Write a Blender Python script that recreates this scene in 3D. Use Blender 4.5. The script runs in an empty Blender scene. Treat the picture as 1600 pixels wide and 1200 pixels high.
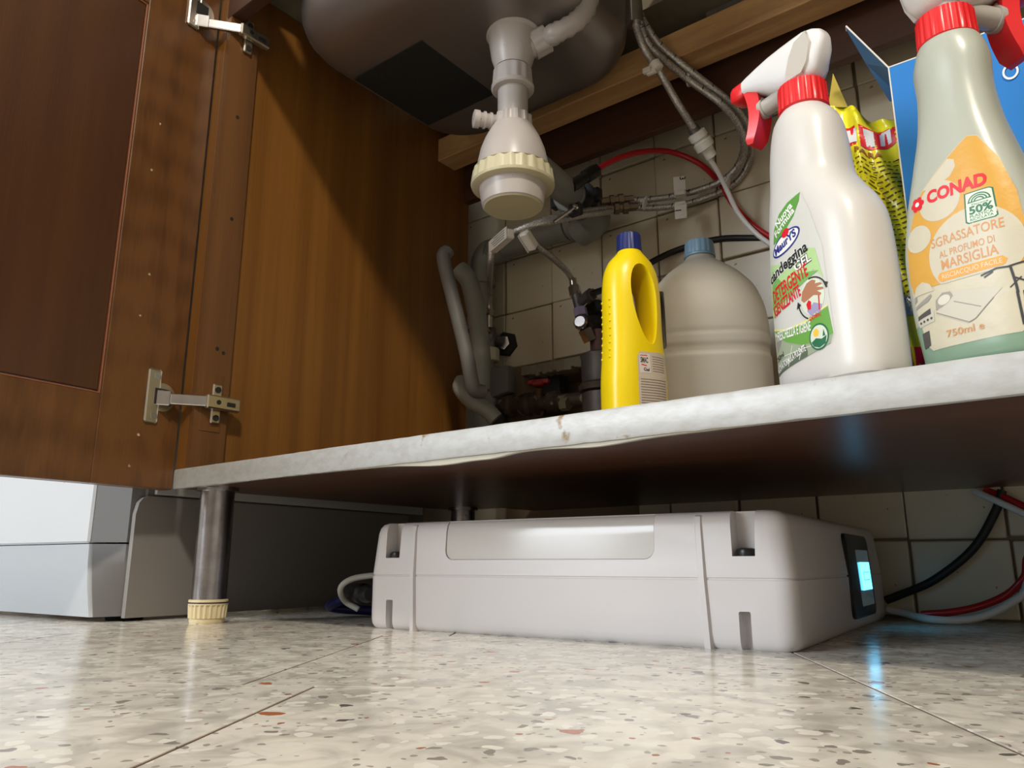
import bpy, bmesh, math, random
from mathutils import Vector, Matrix
random.seed(7)
S = bpy.context.scene
COL = S.collection
PI = math.pi
# ---------------------------------------------------------------- camera
F_PX, PITCH, YAW, CAM_H = 1201.0, math.atan(280/1201.0), math.radians(38.2), 0.067
cam_d = bpy.data.cameras.new('camera'); cam = bpy.data.objects.new('camera', cam_d); COL.objects.link(cam)
cam_d.sensor_width = 36; cam_d.lens = F_PX/1600*36; cam_d.clip_start = .01
cam.location = (0, 0, CAM_H); cam.rotation_euler = (PI/2+PITCH, 0, YAW)
S.camera = cam
# ---------------------------------------------------------------- world, lamps, exposure
W = bpy.data.worlds.new('room_light'); S.world = W; W.use_nodes = True
W.node_tree.nodes['Background'].inputs[0].default_value = (1.0, .93, .84, 1)
W.node_tree.nodes['Background'].inputs[1].default_value = .09
def area(name, loc, target, size, power, color, sy=None):
    l = bpy.data.lights.new(name, 'AREA'); l.energy = power; l.color = color; l.size = size
    if sy: l.shape = 'RECTANGLE'; l.size_y = sy
    o = bpy.data.objects.new(name, l); COL.objects.link(o); o.location = loc
    o.rotation_euler = (Vector(target)-Vector(loc)).to_track_quat('-Z', 'Y').to_euler()
    return o
area('ceiling_lamp', (.95, -.95, 2.25), (-.4, .6, .2), .22, 34, (1, .90, .76))
area('window_daylight', (-1.6, -2.35, 1.25), (-.6, .6, .1), 1.3, 66, (.86, .93, 1.0), 1.5)
S.view_settings.view_transform = 'Standard'; S.view_settings.look = 'None'
S.view_settings.exposure = 0.60; S.view_settings.gamma = 1; S.view_settings.use_curve_mapping = False
# ---------------------------------------------------------------- helpers
fwv = Vector((-math.sin(YAW), math.cos(YAW), 0)); rtv = Vector((math.cos(YAW), math.sin(YAW), 0))
def at(px, py, y=None, D=None, x=None, z=None):
    """measured point of the photograph -> place in the room at a known depth"""
    dx = px-800; dy = 600-py
    up = dy*math.cos(PITCH)+F_PX*math.sin(PITCH); f = F_PX*math.cos(PITCH)-dy*math.sin(PITCH)
    r = rtv*dx+fwv*f+Vector((0, 0, up))
    if y is not None: t = y/r.y
    elif x is not None: t = x/r.x
    elif z is not None: t = (z-CAM_H)/r.z
    else: t = D/f
    return Vector((0, 0, CAM_H))+r*t
def NT(m):
    m.use_nodes = True; nt = m.node_tree; return nt, nt.nodes['Principled BSDF']
def mat(name, col, rough=.5, metal=0, bump=0, bscale=60, var=0, vscale=8, trans=0, sss=0, ior=1.45, emis=None, coat=0, spots=None):
    m = bpy.data.materials.new(name); nt, b = NT(m); N = nt.nodes; L = nt.links
    b.inputs['Base Color'].default_value = (*col, 1); b.inputs['Roughness'].default_value = rough
    b.inputs['Metallic'].default_value = metal; b.inputs['IOR'].default_value = ior
    b.inputs['Transmission Weight'].default_value = trans
    b.inputs['Coat Weight'].default_value = coat
    if sss:
        b.inputs['Subsurface Weight'].default_value = sss; b.inputs['Subsurface Radius'].default_value = (.01, .01, .008); b.inputs['Subsurface Scale'].default_value = 1
    tc = N.new('ShaderNodeTexCoord')
    if var:
        n = N.new('ShaderNodeTexNoise'); n.inputs['Scale'].default_value = vscale; n.inputs['Detail'].default_value = 5
        L.new(tc.outputs['Object'], n.inputs['Vector'])
        mx = N.new('ShaderNodeMix'); mx.data_type = 'RGBA'
        mx.inputs[6].default_value = (*[c*(1-var) for c in col], 1); mx.inputs[7].default_value = (*[min(1, c*(1+var)) for c in col], 1)
        L.new(n.outputs['Fac'], mx.inputs[0]); last = mx.outputs[2]
        if spots:
            n2 = N.new('ShaderNodeTexNoise'); n2.inputs['Scale'].default_value = spots[1]; n2.inputs['Detail'].default_value = 3
            L.new(tc.outputs['Object'], n2.inputs['Vector'])
            cr = N.new('ShaderNodeValToRGB'); cr.color_ramp.elements[0].position = spots[2]; cr.color_ramp.elements[1].position = spots[2]+.04
            L.new(n2.outputs['Fac'], cr.inputs[0])
            m2 = N.new('ShaderNodeMix'); m2.data_type = 'RGBA'; L.new(cr.outputs[0], m2.inputs[0]); L.new(last, m2.inputs[6]); m2.inputs[7].default_value = (*spots[0], 1)
            last = m2.outputs[2]
        L.new(last, b.inputs['Base Color'])
    if bump:
        n = N.new('ShaderNodeTexNoise'); n.inputs['Scale'].default_value = bscale; n.inputs['Detail'].default_value = 4
        L.new(tc.outputs['Object'], n.inputs['Vector'])
        bp = N.new('ShaderNodeBump'); bp.inputs['Strength'].default_value = bump; bp.inputs['Distance'].default_value = .002
        L.new(n.outputs['Fac'], bp.inputs['Height']); L.new(bp.outputs[0], b.inputs['Normal'])
    if emis:
        b.inputs['Emission Color'].default_value = (*emis[0], 1); b.inputs['Emission Strength'].default_value = emis[1]
    return m
def wood(name, c1, c2, scale=(26, 26, 1.6), rough=.35, specks=True, ring=0, coat=.2):
    m = bpy.data.materials.new(name); nt, b = NT(m); N = nt.nodes; L = nt.links
    g = N.new('ShaderNodeNewGeometry'); mp = N.new('ShaderNodeMapping'); mp.inputs['Scale'].default_value = scale
    L.new(g.outputs['Position'], mp.inputs['Vector'])
    n = N.new('ShaderNodeTexNoise'); n.inputs['Scale'].default_value = 1; n.inputs['Detail'].default_value = 4; n.inputs['Distortion'].default_value = .3
    L.new(mp.outputs[0], n.inputs['Vector'])
    fine = N.new('ShaderNodeTexNoise'); fine.inputs['Scale'].default_value = 14; fine.inputs['Detail'].default_value = 3
    L.new(mp.outputs[0], fine.inputs['Vector'])
    add = N.new('ShaderNodeMath'); add.operation = 'MULTIPLY_ADD'; add.inputs[1].default_value = .3
    L.new(fine.outputs['Fac'], add.inputs[0]); L.new(n.outputs['Fac'], add.inputs[2])
    src = add.outputs[0]
    if ring:
        wv = N.new('ShaderNodeTexWave'); wv.wave_type = 'RINGS'; wv.rings_direction = 'Y'; wv.inputs['Scale'].default_value = ring; wv.inputs['Distortion'].default_value = 3; wv.inputs['Detail'].default_value = 2; wv.inputs['Detail Scale'].default_value = 1.2
        m2 = N.new('ShaderNodeMapping'); m2.inputs['Scale'].default_value = (1, 9, 1.2); m2.inputs['Location'].default_value = (.9, -3.85, -.30)
        L.new(g.outputs['Position'], m2.inputs['Vector']); L.new(m2.outputs[0], wv.inputs['Vector'])
        a2 = N.new('ShaderNodeMath'); a2.operation = 'MULTIPLY_ADD'; a2.inputs[1].default_value = .16; L.new(wv.outputs['Fac'], a2.inputs[0]); L.new(src, a2.inputs[2]); src = a2.outputs[0]
    cr = N.new('ShaderNodeValToRGB'); cr.color_ramp.elements[0].position = .42; cr.color_ramp.elements[1].position = .85
    cr.color_ramp.elements[0].color = (*c1, 1); cr.color_ramp.elements[1].color = (*c2, 1); L.new(src, cr.inputs[0])
    last = cr.outputs[0]
    if specks:
        v = N.new('ShaderNodeTexVoronoi'); v.inputs['Scale'].default_value = 34; v.inputs['Randomness'].default_value = 1
        nz = N.new('ShaderNodeTexNoise'); nz.inputs['Scale'].default_value = 300
        mxv = N.new('ShaderNodeMix'); mxv.data_type = 'VECTOR'; mxv.inputs[0].default_value = .004
        L.new(g.outputs['Position'], mxv.inputs[4]); L.new(nz.outputs['Color'], mxv.inputs[5]); L.new(mxv.outputs[1], v.inputs['Vector'])
        c = N.new('ShaderNodeMath'); c.operation = 'LESS_THAN'; c.inputs[1].default_value = .055; L.new(v.outputs['Distance'], c.inputs[0])
        sp = N.new('ShaderNodeSeparateColor'); L.new(v.outputs['Color'], sp.inputs[0])
        c2_ = N.new('ShaderNodeMath'); c2_.operation = 'GREATER_THAN'; c2_.inputs[1].default_value = .86; L.new(sp.outputs[0], c2_.inputs[0])
        mu = N.new('ShaderNodeMath'); mu.operation = 'MULTIPLY'; L.new(c.outputs[0], mu.inputs[0]); L.new(c2_.outputs[0], mu.inputs[1])
        mx = N.new('ShaderNodeMix'); mx.data_type = 'RGBA'; L.new(mu.outputs[0], mx.inputs[0]); L.new(last, mx.inputs[6]); mx.inputs[7].default_value = (.55, .45, .33, 1)
        last = mx.outputs[2]
    L.new(last, b.inputs['Base Color']); b.inputs['Roughness'].default_value = rough; b.inputs['Coat Weight'].default_value = coat; b.inputs['Coat Roughness'].default_value = .3
    bp = N.new('ShaderNodeBump'); bp.inputs['Strength'].default_value = .12; bp.inputs['Distance'].default_value = .001
    L.new(fine.outputs['Fac'], bp.inputs['Height']); L.new(bp.outputs[0], b.inputs['Normal'])
    return m
WM = {}
def wm(o): return WM.get(o.name, Matrix.Identity(4)) if o else Matrix.Identity(4)
def link(o, parent=None):
    COL.objects.link(o)
    if parent: o.parent = parent
    WM[o.name] = wm(parent) @ o.matrix_basis
    return o
def thing(name, label, cat, loc=(0, 0, 0), rz=0, group=None):
    o = bpy.data.objects.new(name, None); o.empty_display_size = .02
    o.location = loc; o.rotation_euler = (0, 0, rz)
    COL.objects.link(o); WM[o.name] = Matrix.Translation(loc) @ Matrix.Rotation(rz, 4, 'Z')
    tag(o, label, cat, group); return o
def tag(o, label=None, cat=None, group=None, kind=None):
    if label: o['label'] = label
    if cat: o['category'] = cat
    if group: o['group'] = group
    if kind: o['kind'] = kind
    return o
def obj(name, bm, m, parent=None, world=False, smooth=35, kind=None, label=None):
    """bmesh -> one mesh object; world=True: vertices are in room coordinates"""
    if world and parent: bmesh.ops.transform(bm, matrix=wm(parent).inverted(), verts=bm.verts)
    me = bpy.data.meshes.new(name); bm.to_mesh(me); bm.free()
    if m: me.materials.append(m)
    if smooth:
        me.polygons.foreach_set('use_smooth', [True]*len(me.polygons)); me.set_sharp_from_angle(angle=math.radians(smooth))
    o = bpy.data.objects.new(name, me); link(o, parent)
    if kind: o['kind'] = kind
    if label: o['label'] = label
    return o
def B(): return bmesh.new()
def box(bm, x0, x1, y0, y1, z0, z1, bev=0, seg=1, M=None):
    t = bmesh.new(); bmesh.ops.create_cube(t, size=1)
    bmesh.ops.transform(t, matrix=Matrix.Translation(((x0+x1)/2, (y0+y1)/2, (z0+z1)/2)) @ Matrix.Diagonal((x1-x0, y1-y0, z1-z0, 1)), verts=t.verts)
    if bev: bmesh.ops.bevel(t, geom=t.edges[:], offset=bev, segments=seg, affect='EDGES', profile=.5)
    if M: bmesh.ops.transform(t, matrix=M, verts=t.verts)
    me = bpy.data.meshes.new('t'); t.to_mesh(me); t.free(); bm.from_mesh(me); bpy.data.meshes.remove(me); return bm
def rings(bm, R, caps=True, close=False):
    vs = [[bm.verts.new(p) for p in r] for r in R]; n = len(vs[0])
    for a, b in zip(vs, vs[1:]+([vs[0]] if close else [])):
        for i in range(n):
            bm.faces.new((a[i], a[(i+1) % n], b[(i+1) % n], b[i]))
    if caps and not close:
        bm.faces.new(list(reversed(vs[0]))); bm.faces.new(vs[-1])
    return bm
def frame(d):
    d = Vector(d).normalized(); u = d.orthogonal().normalized(); return u, d.cross(u), d
def lathe(bm, prof, o=(0, 0, 0), axis=(0, 0, 1), seg=32, teeth=0, tdepth=0):
    """prof: (distance along axis, radius[, knurl depth])"""
    o = Vector(o); d = Vector(axis).normalized()
    u, v = (Vector((1, 0, 0)), Vector((0, 1, 0))) if abs(d.z) > .999 else frame(d)[:2]
    if abs(d.z) > .999: v = d.cross(u)
    R = []
    for p in prof:
        k = p[2] if len(p) > 2 else 0
        ring = []
        for i in range(seg):
            a = 2*PI*i/seg; r = p[1]
            if k and (i % 4) in (0, 1): r -= k
            ring.append(o+d*p[0]+(u*math.cos(a)+v*math.sin(a))*max(r, 1e-5))
        R.append(ring)
    return rings(bm, R)
def spline(P, n=10):
    P = [Vector(p) for p in P]; Q = [P[0]*2-P[1]]+P+[P[-1]*2-P[-2]]; out = []
    for i in range(1, len(Q)-2):
        a, b, c, d = Q[i-1:i+3]
        for k in range(n):
            t = k/n; out.append(.5*((2*b)+(c-a)*t+(2*a-5*b+4*c-d)*t*t+(3*b-a-3*c+d)*t**3))
    out.append(P[-1]); return out
def tube(bm, P, r, seg=14, smooth=True, n=8, ribs=None):
    pts = spline(P, n) if smooth else [Vector(p) for p in P]
    u = (pts[1]-pts[0]).normalized().orthogonal().normalized(); R = []
    for i, p in enumerate(pts):
        d = (pts[min(i+1, len(pts)-1)]-pts[max(i-1, 0)]).normalized()
        u = (u-d*u.dot(d)).normalized(); v = d.cross(u)
        rr = r(i/(len(pts)-1)) if callable(r) else r
        if ribs and i % 2: rr *= ribs
        R.append([p+(u*math.cos(2*PI*k/seg)+v*math.sin(2*PI*k/seg))*rr for k in range(seg)])
    return rings(bm, R)
def cyl(bm, a, b, r, r2=None, seg=20):
    a = Vector(a); b = Vector(b); return lathe(bm, [(0, r), ((b-a).length, r if r2 is None else r2)], a, b-a, seg)
def hexa(bm, a, b, r): return cyl(bm, a, b, r, seg=6)
def lerp(a, b, t): return a+(b-a)*t
# ---------------------------------------------------------------- materials
M = {}
M['wood_door'] = wood('cherry_wood', (.058, .022, .006), (.138, .056, .015), ring=5, scale=(30, 30, 1.5))
M['wood_panel'] = wood('cherry_veneer', (.056, .020, .007), (.082, .031, .011), scale=(40, 40, 1.2))
M['wood_side'] = wood('honey_laminate', (.140, .053, .008), (.235, .099, .016), scale=(34, 34, .5), rough=.42)
M['wood_stile'] = wood('brown_strip', (.085, .034, .010), (.15, .064, .018), scale=(30, 30, .8), rough=.45)
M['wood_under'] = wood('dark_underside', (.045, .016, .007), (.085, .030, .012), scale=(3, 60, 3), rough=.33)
M['wood_rail'] = wood('brown_rail', (.045, .015, .006), (.08, .028, .010), scale=(2, 30, 30), rough=.6, specks=False)
M['pine'] = wood('raw_pine', (.34, .18, .07), (.60, .36, .15), scale=(5, 50, 50), rough=.7, specks=False, coat=0)
M['chip'] = mat('grey_chipboard', (.17, .15, .10), .8, var=.25, vscale=40, bump=.3)
def edge_mat():
    m = bpy.data.materials.new('worn_metal_edging'); nt, b = NT(m); N = nt.nodes; L = nt.links
    g = N.new('ShaderNodeNewGeometry'); n = N.new('ShaderNodeTexNoise'); n.inputs['Scale'].default_value = 170; n.inputs['Detail'].default_value = 9
    mp = N.new('ShaderNodeMapping'); mp.inputs['Scale'].default_value = (.6, 1, 1); L.new(g.outputs['Position'], mp.inputs['Vector']); L.new(mp.outputs[0], n.inputs['Vector'])
    cr = N.new('ShaderNodeValToRGB'); e = cr.color_ramp.elements; e[0].position = .3; e[0].color = (.365, .365, .355, 1); e[1].position = .62; e[1].color = (.42, .43, .43, 1)
    L.new(n.outputs['Fac'], cr.inputs[0])
    n2 = N.new('ShaderNodeTexNoise'); n2.inputs['Scale'].default_value = 30; n2.inputs['Detail'].default_value = 6; L.new(g.outputs['Position'], n2.inputs['Vector'])
    c2 = N.new('ShaderNodeValToRGB'); c2.color_ramp.elements[0].position = .66; c2.color_ramp.elements[1].position = .70; L.new(n2.outputs['Fac'], c2.inputs[0])
    mx = N.new('ShaderNodeMix'); mx.data_type = 'RGBA'; L.new(c2.outputs[0], mx.inputs[0]); L.new(cr.outputs[0], mx.inputs[6]); mx.inputs[7].default_value = (.22, .15, .07, 1)
    L.new(mx.outputs[2], b.inputs['Base Color']); b.inputs['Roughness'].default_value = .42; b.inputs['Metallic'].default_value = .1
    bp = N.new('ShaderNodeBump'); bp.inputs['Strength'].default_value = .25; bp.inputs['Distance'].default_value = .001; L.new(n.outputs['Fac'], bp.inputs['Height']); L.new(bp.outputs[0], b.inputs['Normal'])
    return m
M['edge'] = edge_mat()
M['steel'] = mat('brushed_steel', (.27, .24, .225), .36, .75, var=.12, vscale=6, bump=.03, bscale=200)
M['bitumen'] = mat('black_bitumen', (.010, .011, .010), .75, bump=.5, bscale=150)
M['nickel'] = mat('nickel_steel', (.60, .56, .48), .28, .95)
M['chrome'] = mat('chrome', (.62, .62, .64), .16, 1, bump=.06, bscale=40, var=.3, vscale=30)
M['leg_metal'] = mat('streaked_leg_metal', (.30, .29, .30), .24, 1, bump=.15, bscale=60, var=.55, vscale=45)  # dark streaky reflections of the chrome leg put into its base colour
M['dark'] = mat('dark_recess', (.015, .013, .012), .7)
M['trap'] = mat('aged_white_plastic', (.46, .425, .405), .33, var=.06, vscale=30, spots=((.16, .11, .06), 190, .73))
M['trap_y'] = mat('yellowed_plastic', (.56, .52, .35), .4, var=.08, vscale=60)
M['grey_pvc'] = mat('grey_pvc', (.23, .235, .205), .42, var=.12, vscale=12)
M['grey_pvc2'] = mat('grey_pvc_dull', (.165, .165, .155), .5, var=.1, vscale=12)
M['black'] = mat('black_plastic', (.012, .012, .013), .35)
M['rubber'] = mat('black_rubber', (.014, .014, .014), .5)
M['red_tube'] = mat('red_tube', (.50, .020, .025), .25)
M['white_tube'] = mat('white_tube', (.72, .70, .68), .35)
M['white_pl'] = mat('white_plastic', (.72, .69, .62), .4)
M['red_pl'] = mat('red_plastic', (.66, .018, .022), .3)
M['brass'] = mat('old_brass', (.20, .15, .10), .42, .8, var=.3, vscale=60, bump=.3)
M['rust'] = mat('corroded_metal', (.10, .075, .055), .6, .5, var=.6, vscale=45, bump=.8, bscale=90, spots=((.30, .25, .18), 60, .60))
M['dull_metal'] = mat('dull_metal', (.16, .145, .14), .5, .6, var=.4, vscale=50, bump=.3)
M['tile'] = mat('cream_wall_tile', (.64, .57, .42), .3, var=.10, vscale=9, spots=((.24, .16, .07), 75, .70))
M['grout'] = mat('wall_grout', (.27, .20, .13), .9)
M['plaster'] = mat('rough_plaster', (.30, .27, .20), .95, var=.3, vscale=60, bump=.8)
M['dev'] = mat('pale_grey_casing', (.66, .63, .625), .34, var=.012, vscale=4)
M['dev_gloss'] = mat('glossy_inset', (.60, .575, .55), .14)
M['dev_in'] = mat('casing_recess', (.42, .39, .37), .5)
M['white_body'] = mat('white_enamel', (.60, .62, .64), .3, spots=((.25, .25, .25), 45, .71), var=.02)
M['silver_body'] = mat('silver_plastic', (.42, .445, .475), .4, var=.02, vscale=10)
M['grey_body'] = mat('grey_painted_panel', (.22, .205, .19), .45)
M['bottle_white'] = mat('white_hdpe', (.59, .575, .55), .32, sss=.15, spots=((.5, .44, .33), 60, .76), var=.02)
M['pp_white'] = mat('white_trigger', (.68, .68, .68), .28, sss=.1)
M['pp_clear'] = mat('milky_plastic', (.55, .52, .47), .3, trans=.25, sss=.1)
M['con'] = mat('pale_green_plastic', (.39, .41, .35), .3, sss=.15)
M['con_liq'] = mat('green_filled_plastic', (.20, .31, .22), .22, sss=.1)
M['yellow'] = mat('yellow_hdpe', (.88, .66, .006), .3, sss=.05, var=.03, vscale=10)
M['navy'] = mat('navy_cap', (.012, .022, .13), .4)
M['can'] = mat('translucent_can', (.42, .385, .315), .5, trans=.12, sss=.2, var=.05, vscale=5)
M['lightblue'] = mat('light_blue_cap', (.17, .28, .38), .4)
M['box_blue'] = mat('blue_card', (.002, .17, .52), .6, var=.05, vscale=6)
M['card'] = mat('card_edge', (.70, .66, .58), .8)
def terrazzo():
    m = bpy.data.materials.new('terrazzo'); nt, b = NT(m); N = nt.nodes; L = nt.links
    g = N.new('ShaderNodeNewGeometry'); pos = g.outputs['Position']
    def noise(s, d=4, dist=0):
        n = N.new('ShaderNodeTexNoise'); n.inputs['Scale'].default_value = s; n.inputs['Detail'].default_value = d; n.inputs['Distortion'].default_value = dist; L.new(pos, n.inputs['Vector']); return n
    def ramp(src, p0, c0, p1, c1):
        r = N.new('ShaderNodeValToRGB'); r.color_ramp.elements[0].position = p0; r.color_ramp.elements[0].color = (*c0, 1); r.color_ramp.elements[1].position = p1; r.color_ramp.elements[1].color = (*c1, 1); L.new(src, r.inputs[0]); return r.outputs[0]
    base = ramp(noise(38, 5, .8).outputs['Fac'], .34, (.52, .49, .43), .58, (.79, .75, .66))
    big = ramp(noise(9, 3).outputs['Fac'], .35, (.86, .86, .86), .65, (1.0, 1.0, 1.0))
    mm = N.new('ShaderNodeMix'); mm.data_type = 'RGBA'; mm.blend_type = 'MULTIPLY'; mm.inputs[0].default_value = 1; L.new(base, mm.inputs[6]); L.new(big, mm.inputs[7]); last = mm.outputs[2]
    warp = noise(90, 2)
    def chips(scale, thr, sel0, sel1, col, amt=.012, off=0):
        nonlocal last
        mx = N.new('ShaderNodeVectorMath'); mx.operation = 'MULTIPLY_ADD'; mx.inputs[1].default_value = (amt,)*3; L.new(warp.outputs['Color'], mx.inputs[0]); L.new(pos, mx.inputs[2])
        o = N.new('ShaderNodeVectorMath'); o.inputs[1].default_value = (off, off*.7, 0); L.new(mx.outputs[0], o.inputs[0])
        v = N.new('ShaderNodeTexVoronoi'); v.inputs['Scale'].default_value = scale; L.new(o.outputs[0], v.inputs['Vector'])
        a = N.new('ShaderNodeMath'); a.operation = 'LESS_THAN'; a.inputs[1].default_value = thr; L.new(v.outputs['Distance'], a.inputs[0])
        s = N.new('ShaderNodeSeparateColor'); L.new(v.outputs['Color'], s.inputs[0])
        c = N.new('ShaderNodeMath'); c.operation = 'GREATER_THAN'; c.inputs[1].default_value = sel0; L.new(s.outputs[0], c.inputs[0])
        d = N.new('ShaderNodeMath'); d.operation = 'LESS_THAN'; d.inputs[1].default_value = sel1; L.new(s.outputs[0], d.inputs[0])
        e = N.new('ShaderNodeMath'); e.operation = 'MULTIPLY'; L.new(c.outputs[0], e.inputs[0]); L.new(d.outputs[0], e.inputs[1])
        f = N.new('ShaderNodeMath'); f.operation = 'MULTIPLY'; L.new(a.outputs[0], f.inputs[0]); L.new(e.outputs[0], f.inputs[1])
        k = N.new('ShaderNodeMix'); k.data_type = 'RGBA'; L.new(f.outputs[0], k.inputs[0]); L.new(last, k.inputs[6]); k.inputs[7].default_value = (*col, 1); last = k.outputs[2]
    chips(190, .30, .35, .60, (.36, .34, .30), .008)
    chips(95, .42, .0, .35, (.80, .77, .69), .012, .31)
    chips(105, .32, .74, .84, (.27, .25, .22), .012, .5)
    chips(72, .26, .90, .95, (.13, .12, .11), .012, .9)
    chips(62, .28, .93, .965, (.42, .14, .06), .012, 1.7)
    chips(150, .28, .955, .98, (.36, .13, .06), .008, 2.3)
    L.new(last, b.inputs['Base Color'])
    r = ramp(noise(60, 5).outputs['Fac'], .35, (.13,)*3, .75, (.27,)*3); L.new(r, b.inputs['Roughness'])
    bp = N.new('ShaderNodeBump'); bp.inputs['Strength'].default_value = .05; bp.inputs['Distance'].default_value = .0006; L.new(noise(130, 3).outputs['Fac'], bp.inputs['Height']); L.new(bp.outputs[0], b.inputs['Normal'])
    return m
M['terrazzo'] = terrazzo()
M['grout_floor'] = mat('floor_grout', (.11, .06, .035), .9)
# ---------------------------------------------------------------- floor
bm = B(); box(bm, -3.2, 2.6, -2.6, 1.3, -.05, -.0006)
floor = obj('floor', bm, M['grout_floor'], smooth=0); tag(floor, 'terrazzo floor of cream tiles with grey and rust chips', kind='structure')
ang = math.radians(32.5); FR = Matrix.Rotation(ang, 4, 'Z')
def floor_tile(u0, u1, v0, v1, dz=0):
    bm = B(); g = .0011; h = .00004
    box(bm, u0+g, u1-g, v0+h, v1-h, -.02, 0, .0002)
    c = Vector(((u0+u1)/2, (v0+v1)/2, 0))
    bmesh.ops.transform(bm, matrix=FR, verts=bm.verts)
    cw = FR @ c
    if not (-2.0 < cw.x < 1.4 and -1.2 < cw.y < 1.32): bm.free(); return
    bmesh.ops.translate(bm, vec=(0, 0, dz), verts=bm.verts)
    obj('tile', bm, M['terrazzo'], floor, smooth=0)
for r in range(-6, 8):
    v0 = .445+.308*r; off = -.155
    if r == 0: us = [-.198-.308*k for k in range(8, 0, -1)]+[-.198, .153]+[.153+.308*k for k in range(1, 8)]
    else: us = [off+.308*k+(.02 if r % 2 and r != -1 else 0) for k in range(-8, 9)]
    for a, b_ in zip(us, us[1:]): floor_tile(a, b_, v0, v0+.308, random.uniform(-.00003, 0))
# ---------------------------------------------------------------- back wall: backing with a broken-out recess, and its tiles
YW = 1.09; HX0, HX1, HZ0, HZ1 = -.83, -.60, .20, .405
bm = B()
for x0, x1, z0, z1 in ((-2.75, HX0, 0, 1.5), (HX1, 2.15, 0, 1.5), (HX0, HX1, HZ1, 1.5), (HX0, HX1, 0, HZ0)):
    box(bm, x0, x1, YW+.001, YW+.12, z0, z1 if z1 < 1.5 else 2.6)
box(bm, HX0-.02, HX1+.02, YW+.12, YW+.14, HZ0-.02, HZ1+.02)
wall = obj('wall_back', bm, M['grout'], smooth=0); tag(wall, 'cream tiled wall behind the pipes', kind='structure')
P_ = .1075; me_t = None
for i in range(-9, 14):
    for k in range(-4, 5):
        x0 = -.870+.1085*i; z0 = .418+P_*k; x1 = x0+.1085; z1 = z0+P_
        if x1 > HX0+.005 and x0 < HX1 and z1 > HZ0 and z0 < HZ1:
            if x1 > HX1+.02 and x0 < HX1: x0 = HX1
            else: continue
        z0 = max(z0, .002)
        if z1-z0 < .02: continue
        if me_t is None or x0 == HX1 or z0 == .002:
            bm = B(); g = .0014; box(bm, x0+g, x1-g, YW-.006, YW+.002, z0+g, z1-g, .0014)
            bmesh.ops.translate(bm, vec=(-x0, 0, -z0), verts=bm.verts)
            o = obj('tile', bm, M['tile'], wall, smooth=0)
            if x0 != HX1 and z0 != .002: me_t = o.data
        else:
            o = bpy.data.objects.new('tile', me_t); link(o, wall)
        o.location = (x0, random.uniform(-.0003, .0003), z0); o.rotation_euler = (random.uniform(-.0015, .0015), 0, random.uniform(-.0015, .0015))
bm = B()     # crumbled mortar lip along the top of the recess
pts = [Vector((HX0+(HX1-HX0)*t/30, YW-.004, .405+random.uniform(-.004, .003))) for t in range(31)]
for a, b_ in zip(pts, pts[1:]): box(bm, a.x-.001, b_.x+.001, YW-.006+random.uniform(-.002, .001), YW+.02, a.z-.006, .4175, .001)
o = obj('mortar_lip', bm, M['plaster'], wall, smooth=0)
# the rest of the kitchen, out of view
M['paint'] = mat('cream_paint', (.72, .68, .61), .8)
for nm, d in (('wall_left', (-2.75, -2.7, -2.6, 1.2, 0, 2.6)), ('wall_right', (2.1, 2.15, -2.6, 1.2, 0, 2.6)), ('wall_front', (-2.75, 2.15, -2.65, -2.6, 0, 2.6)), ('ceiling', (-2.75, 2.15, -2.65, 1.2, 2.6, 2.65))):
    bm = B(); box(bm, *d); o = obj(nm, bm, M['paint'], smooth=0); o['kind'] = 'structure'
# ---------------------------------------------------------------- kitchen cabinet
XI, XO, YF, YB, ZT, ZB_ = -.878, -.897, .480, .985, .177, .155
XR = .42
cab = thing('sink_cabinet', 'open cherry wood sink cabinet with door swung wide and a worn metal edged floor board', 'cabinet', (-.3, .73, 0))
bm = B(); box(bm, XO, XI, YF, YB, ZT, .865); obj('side_panel', bm, M['wood_side'], cab, world=True, smooth=0)
bm = B(); box(bm, XR, XR+.018, YF, YB, ZT, .865, .0006); obj('side_panel', bm, M['wood_side'], cab, world=True, smooth=0)
bm = B(); box(bm, XI, -.868, .4805, .5245, ZT, .80)
stile = obj('hinge_strip', bm, M['wood_stile'], cab, world=True, smooth=0)
for y, z in ((.507, .508), (.502, .655), (.503, .330), (.512, .326)):
    bm = B(); cyl(bm, (-.8682, y, z), (-.8674, y, z), .0024, seg=10); obj('peg_hole', bm, M['dark'], stile, world=True)
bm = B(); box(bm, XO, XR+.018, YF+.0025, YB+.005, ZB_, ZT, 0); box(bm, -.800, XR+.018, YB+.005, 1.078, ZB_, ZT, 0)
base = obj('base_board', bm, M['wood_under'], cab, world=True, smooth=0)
bm = B()     # metal edging: a slightly dented strip with small return lips
N_ = 120
R = []
for i in range(N_+1):
    x = lerp(XO-.001, XR+.018, i/N_)
    j = lambda a: random.uniform(-a, a)
    yb = YF+.0012*math.sin(x*23)*.15
    R.append([(x, YF+.010, ZT+.0002), (x, yb, ZT+.0006+j(.00018)), (x, yb-.0008, ZT-.001), (x, yb-.0008, ZB_+.0012), (x, yb, ZB_-.0006+j(.0003)), (x, YF+.004+.003*abs(math.sin(x*9)), ZB_-.0006), (x, YF+.004, ZB_+.0004), (x, YF+.0024, ZT-.0006)])
rings(bm, R); obj('metal_edging', bm, M['edge'], base, world=True, smooth=50)
bm = B()     # sagging seal under the edging
R = []
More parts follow.
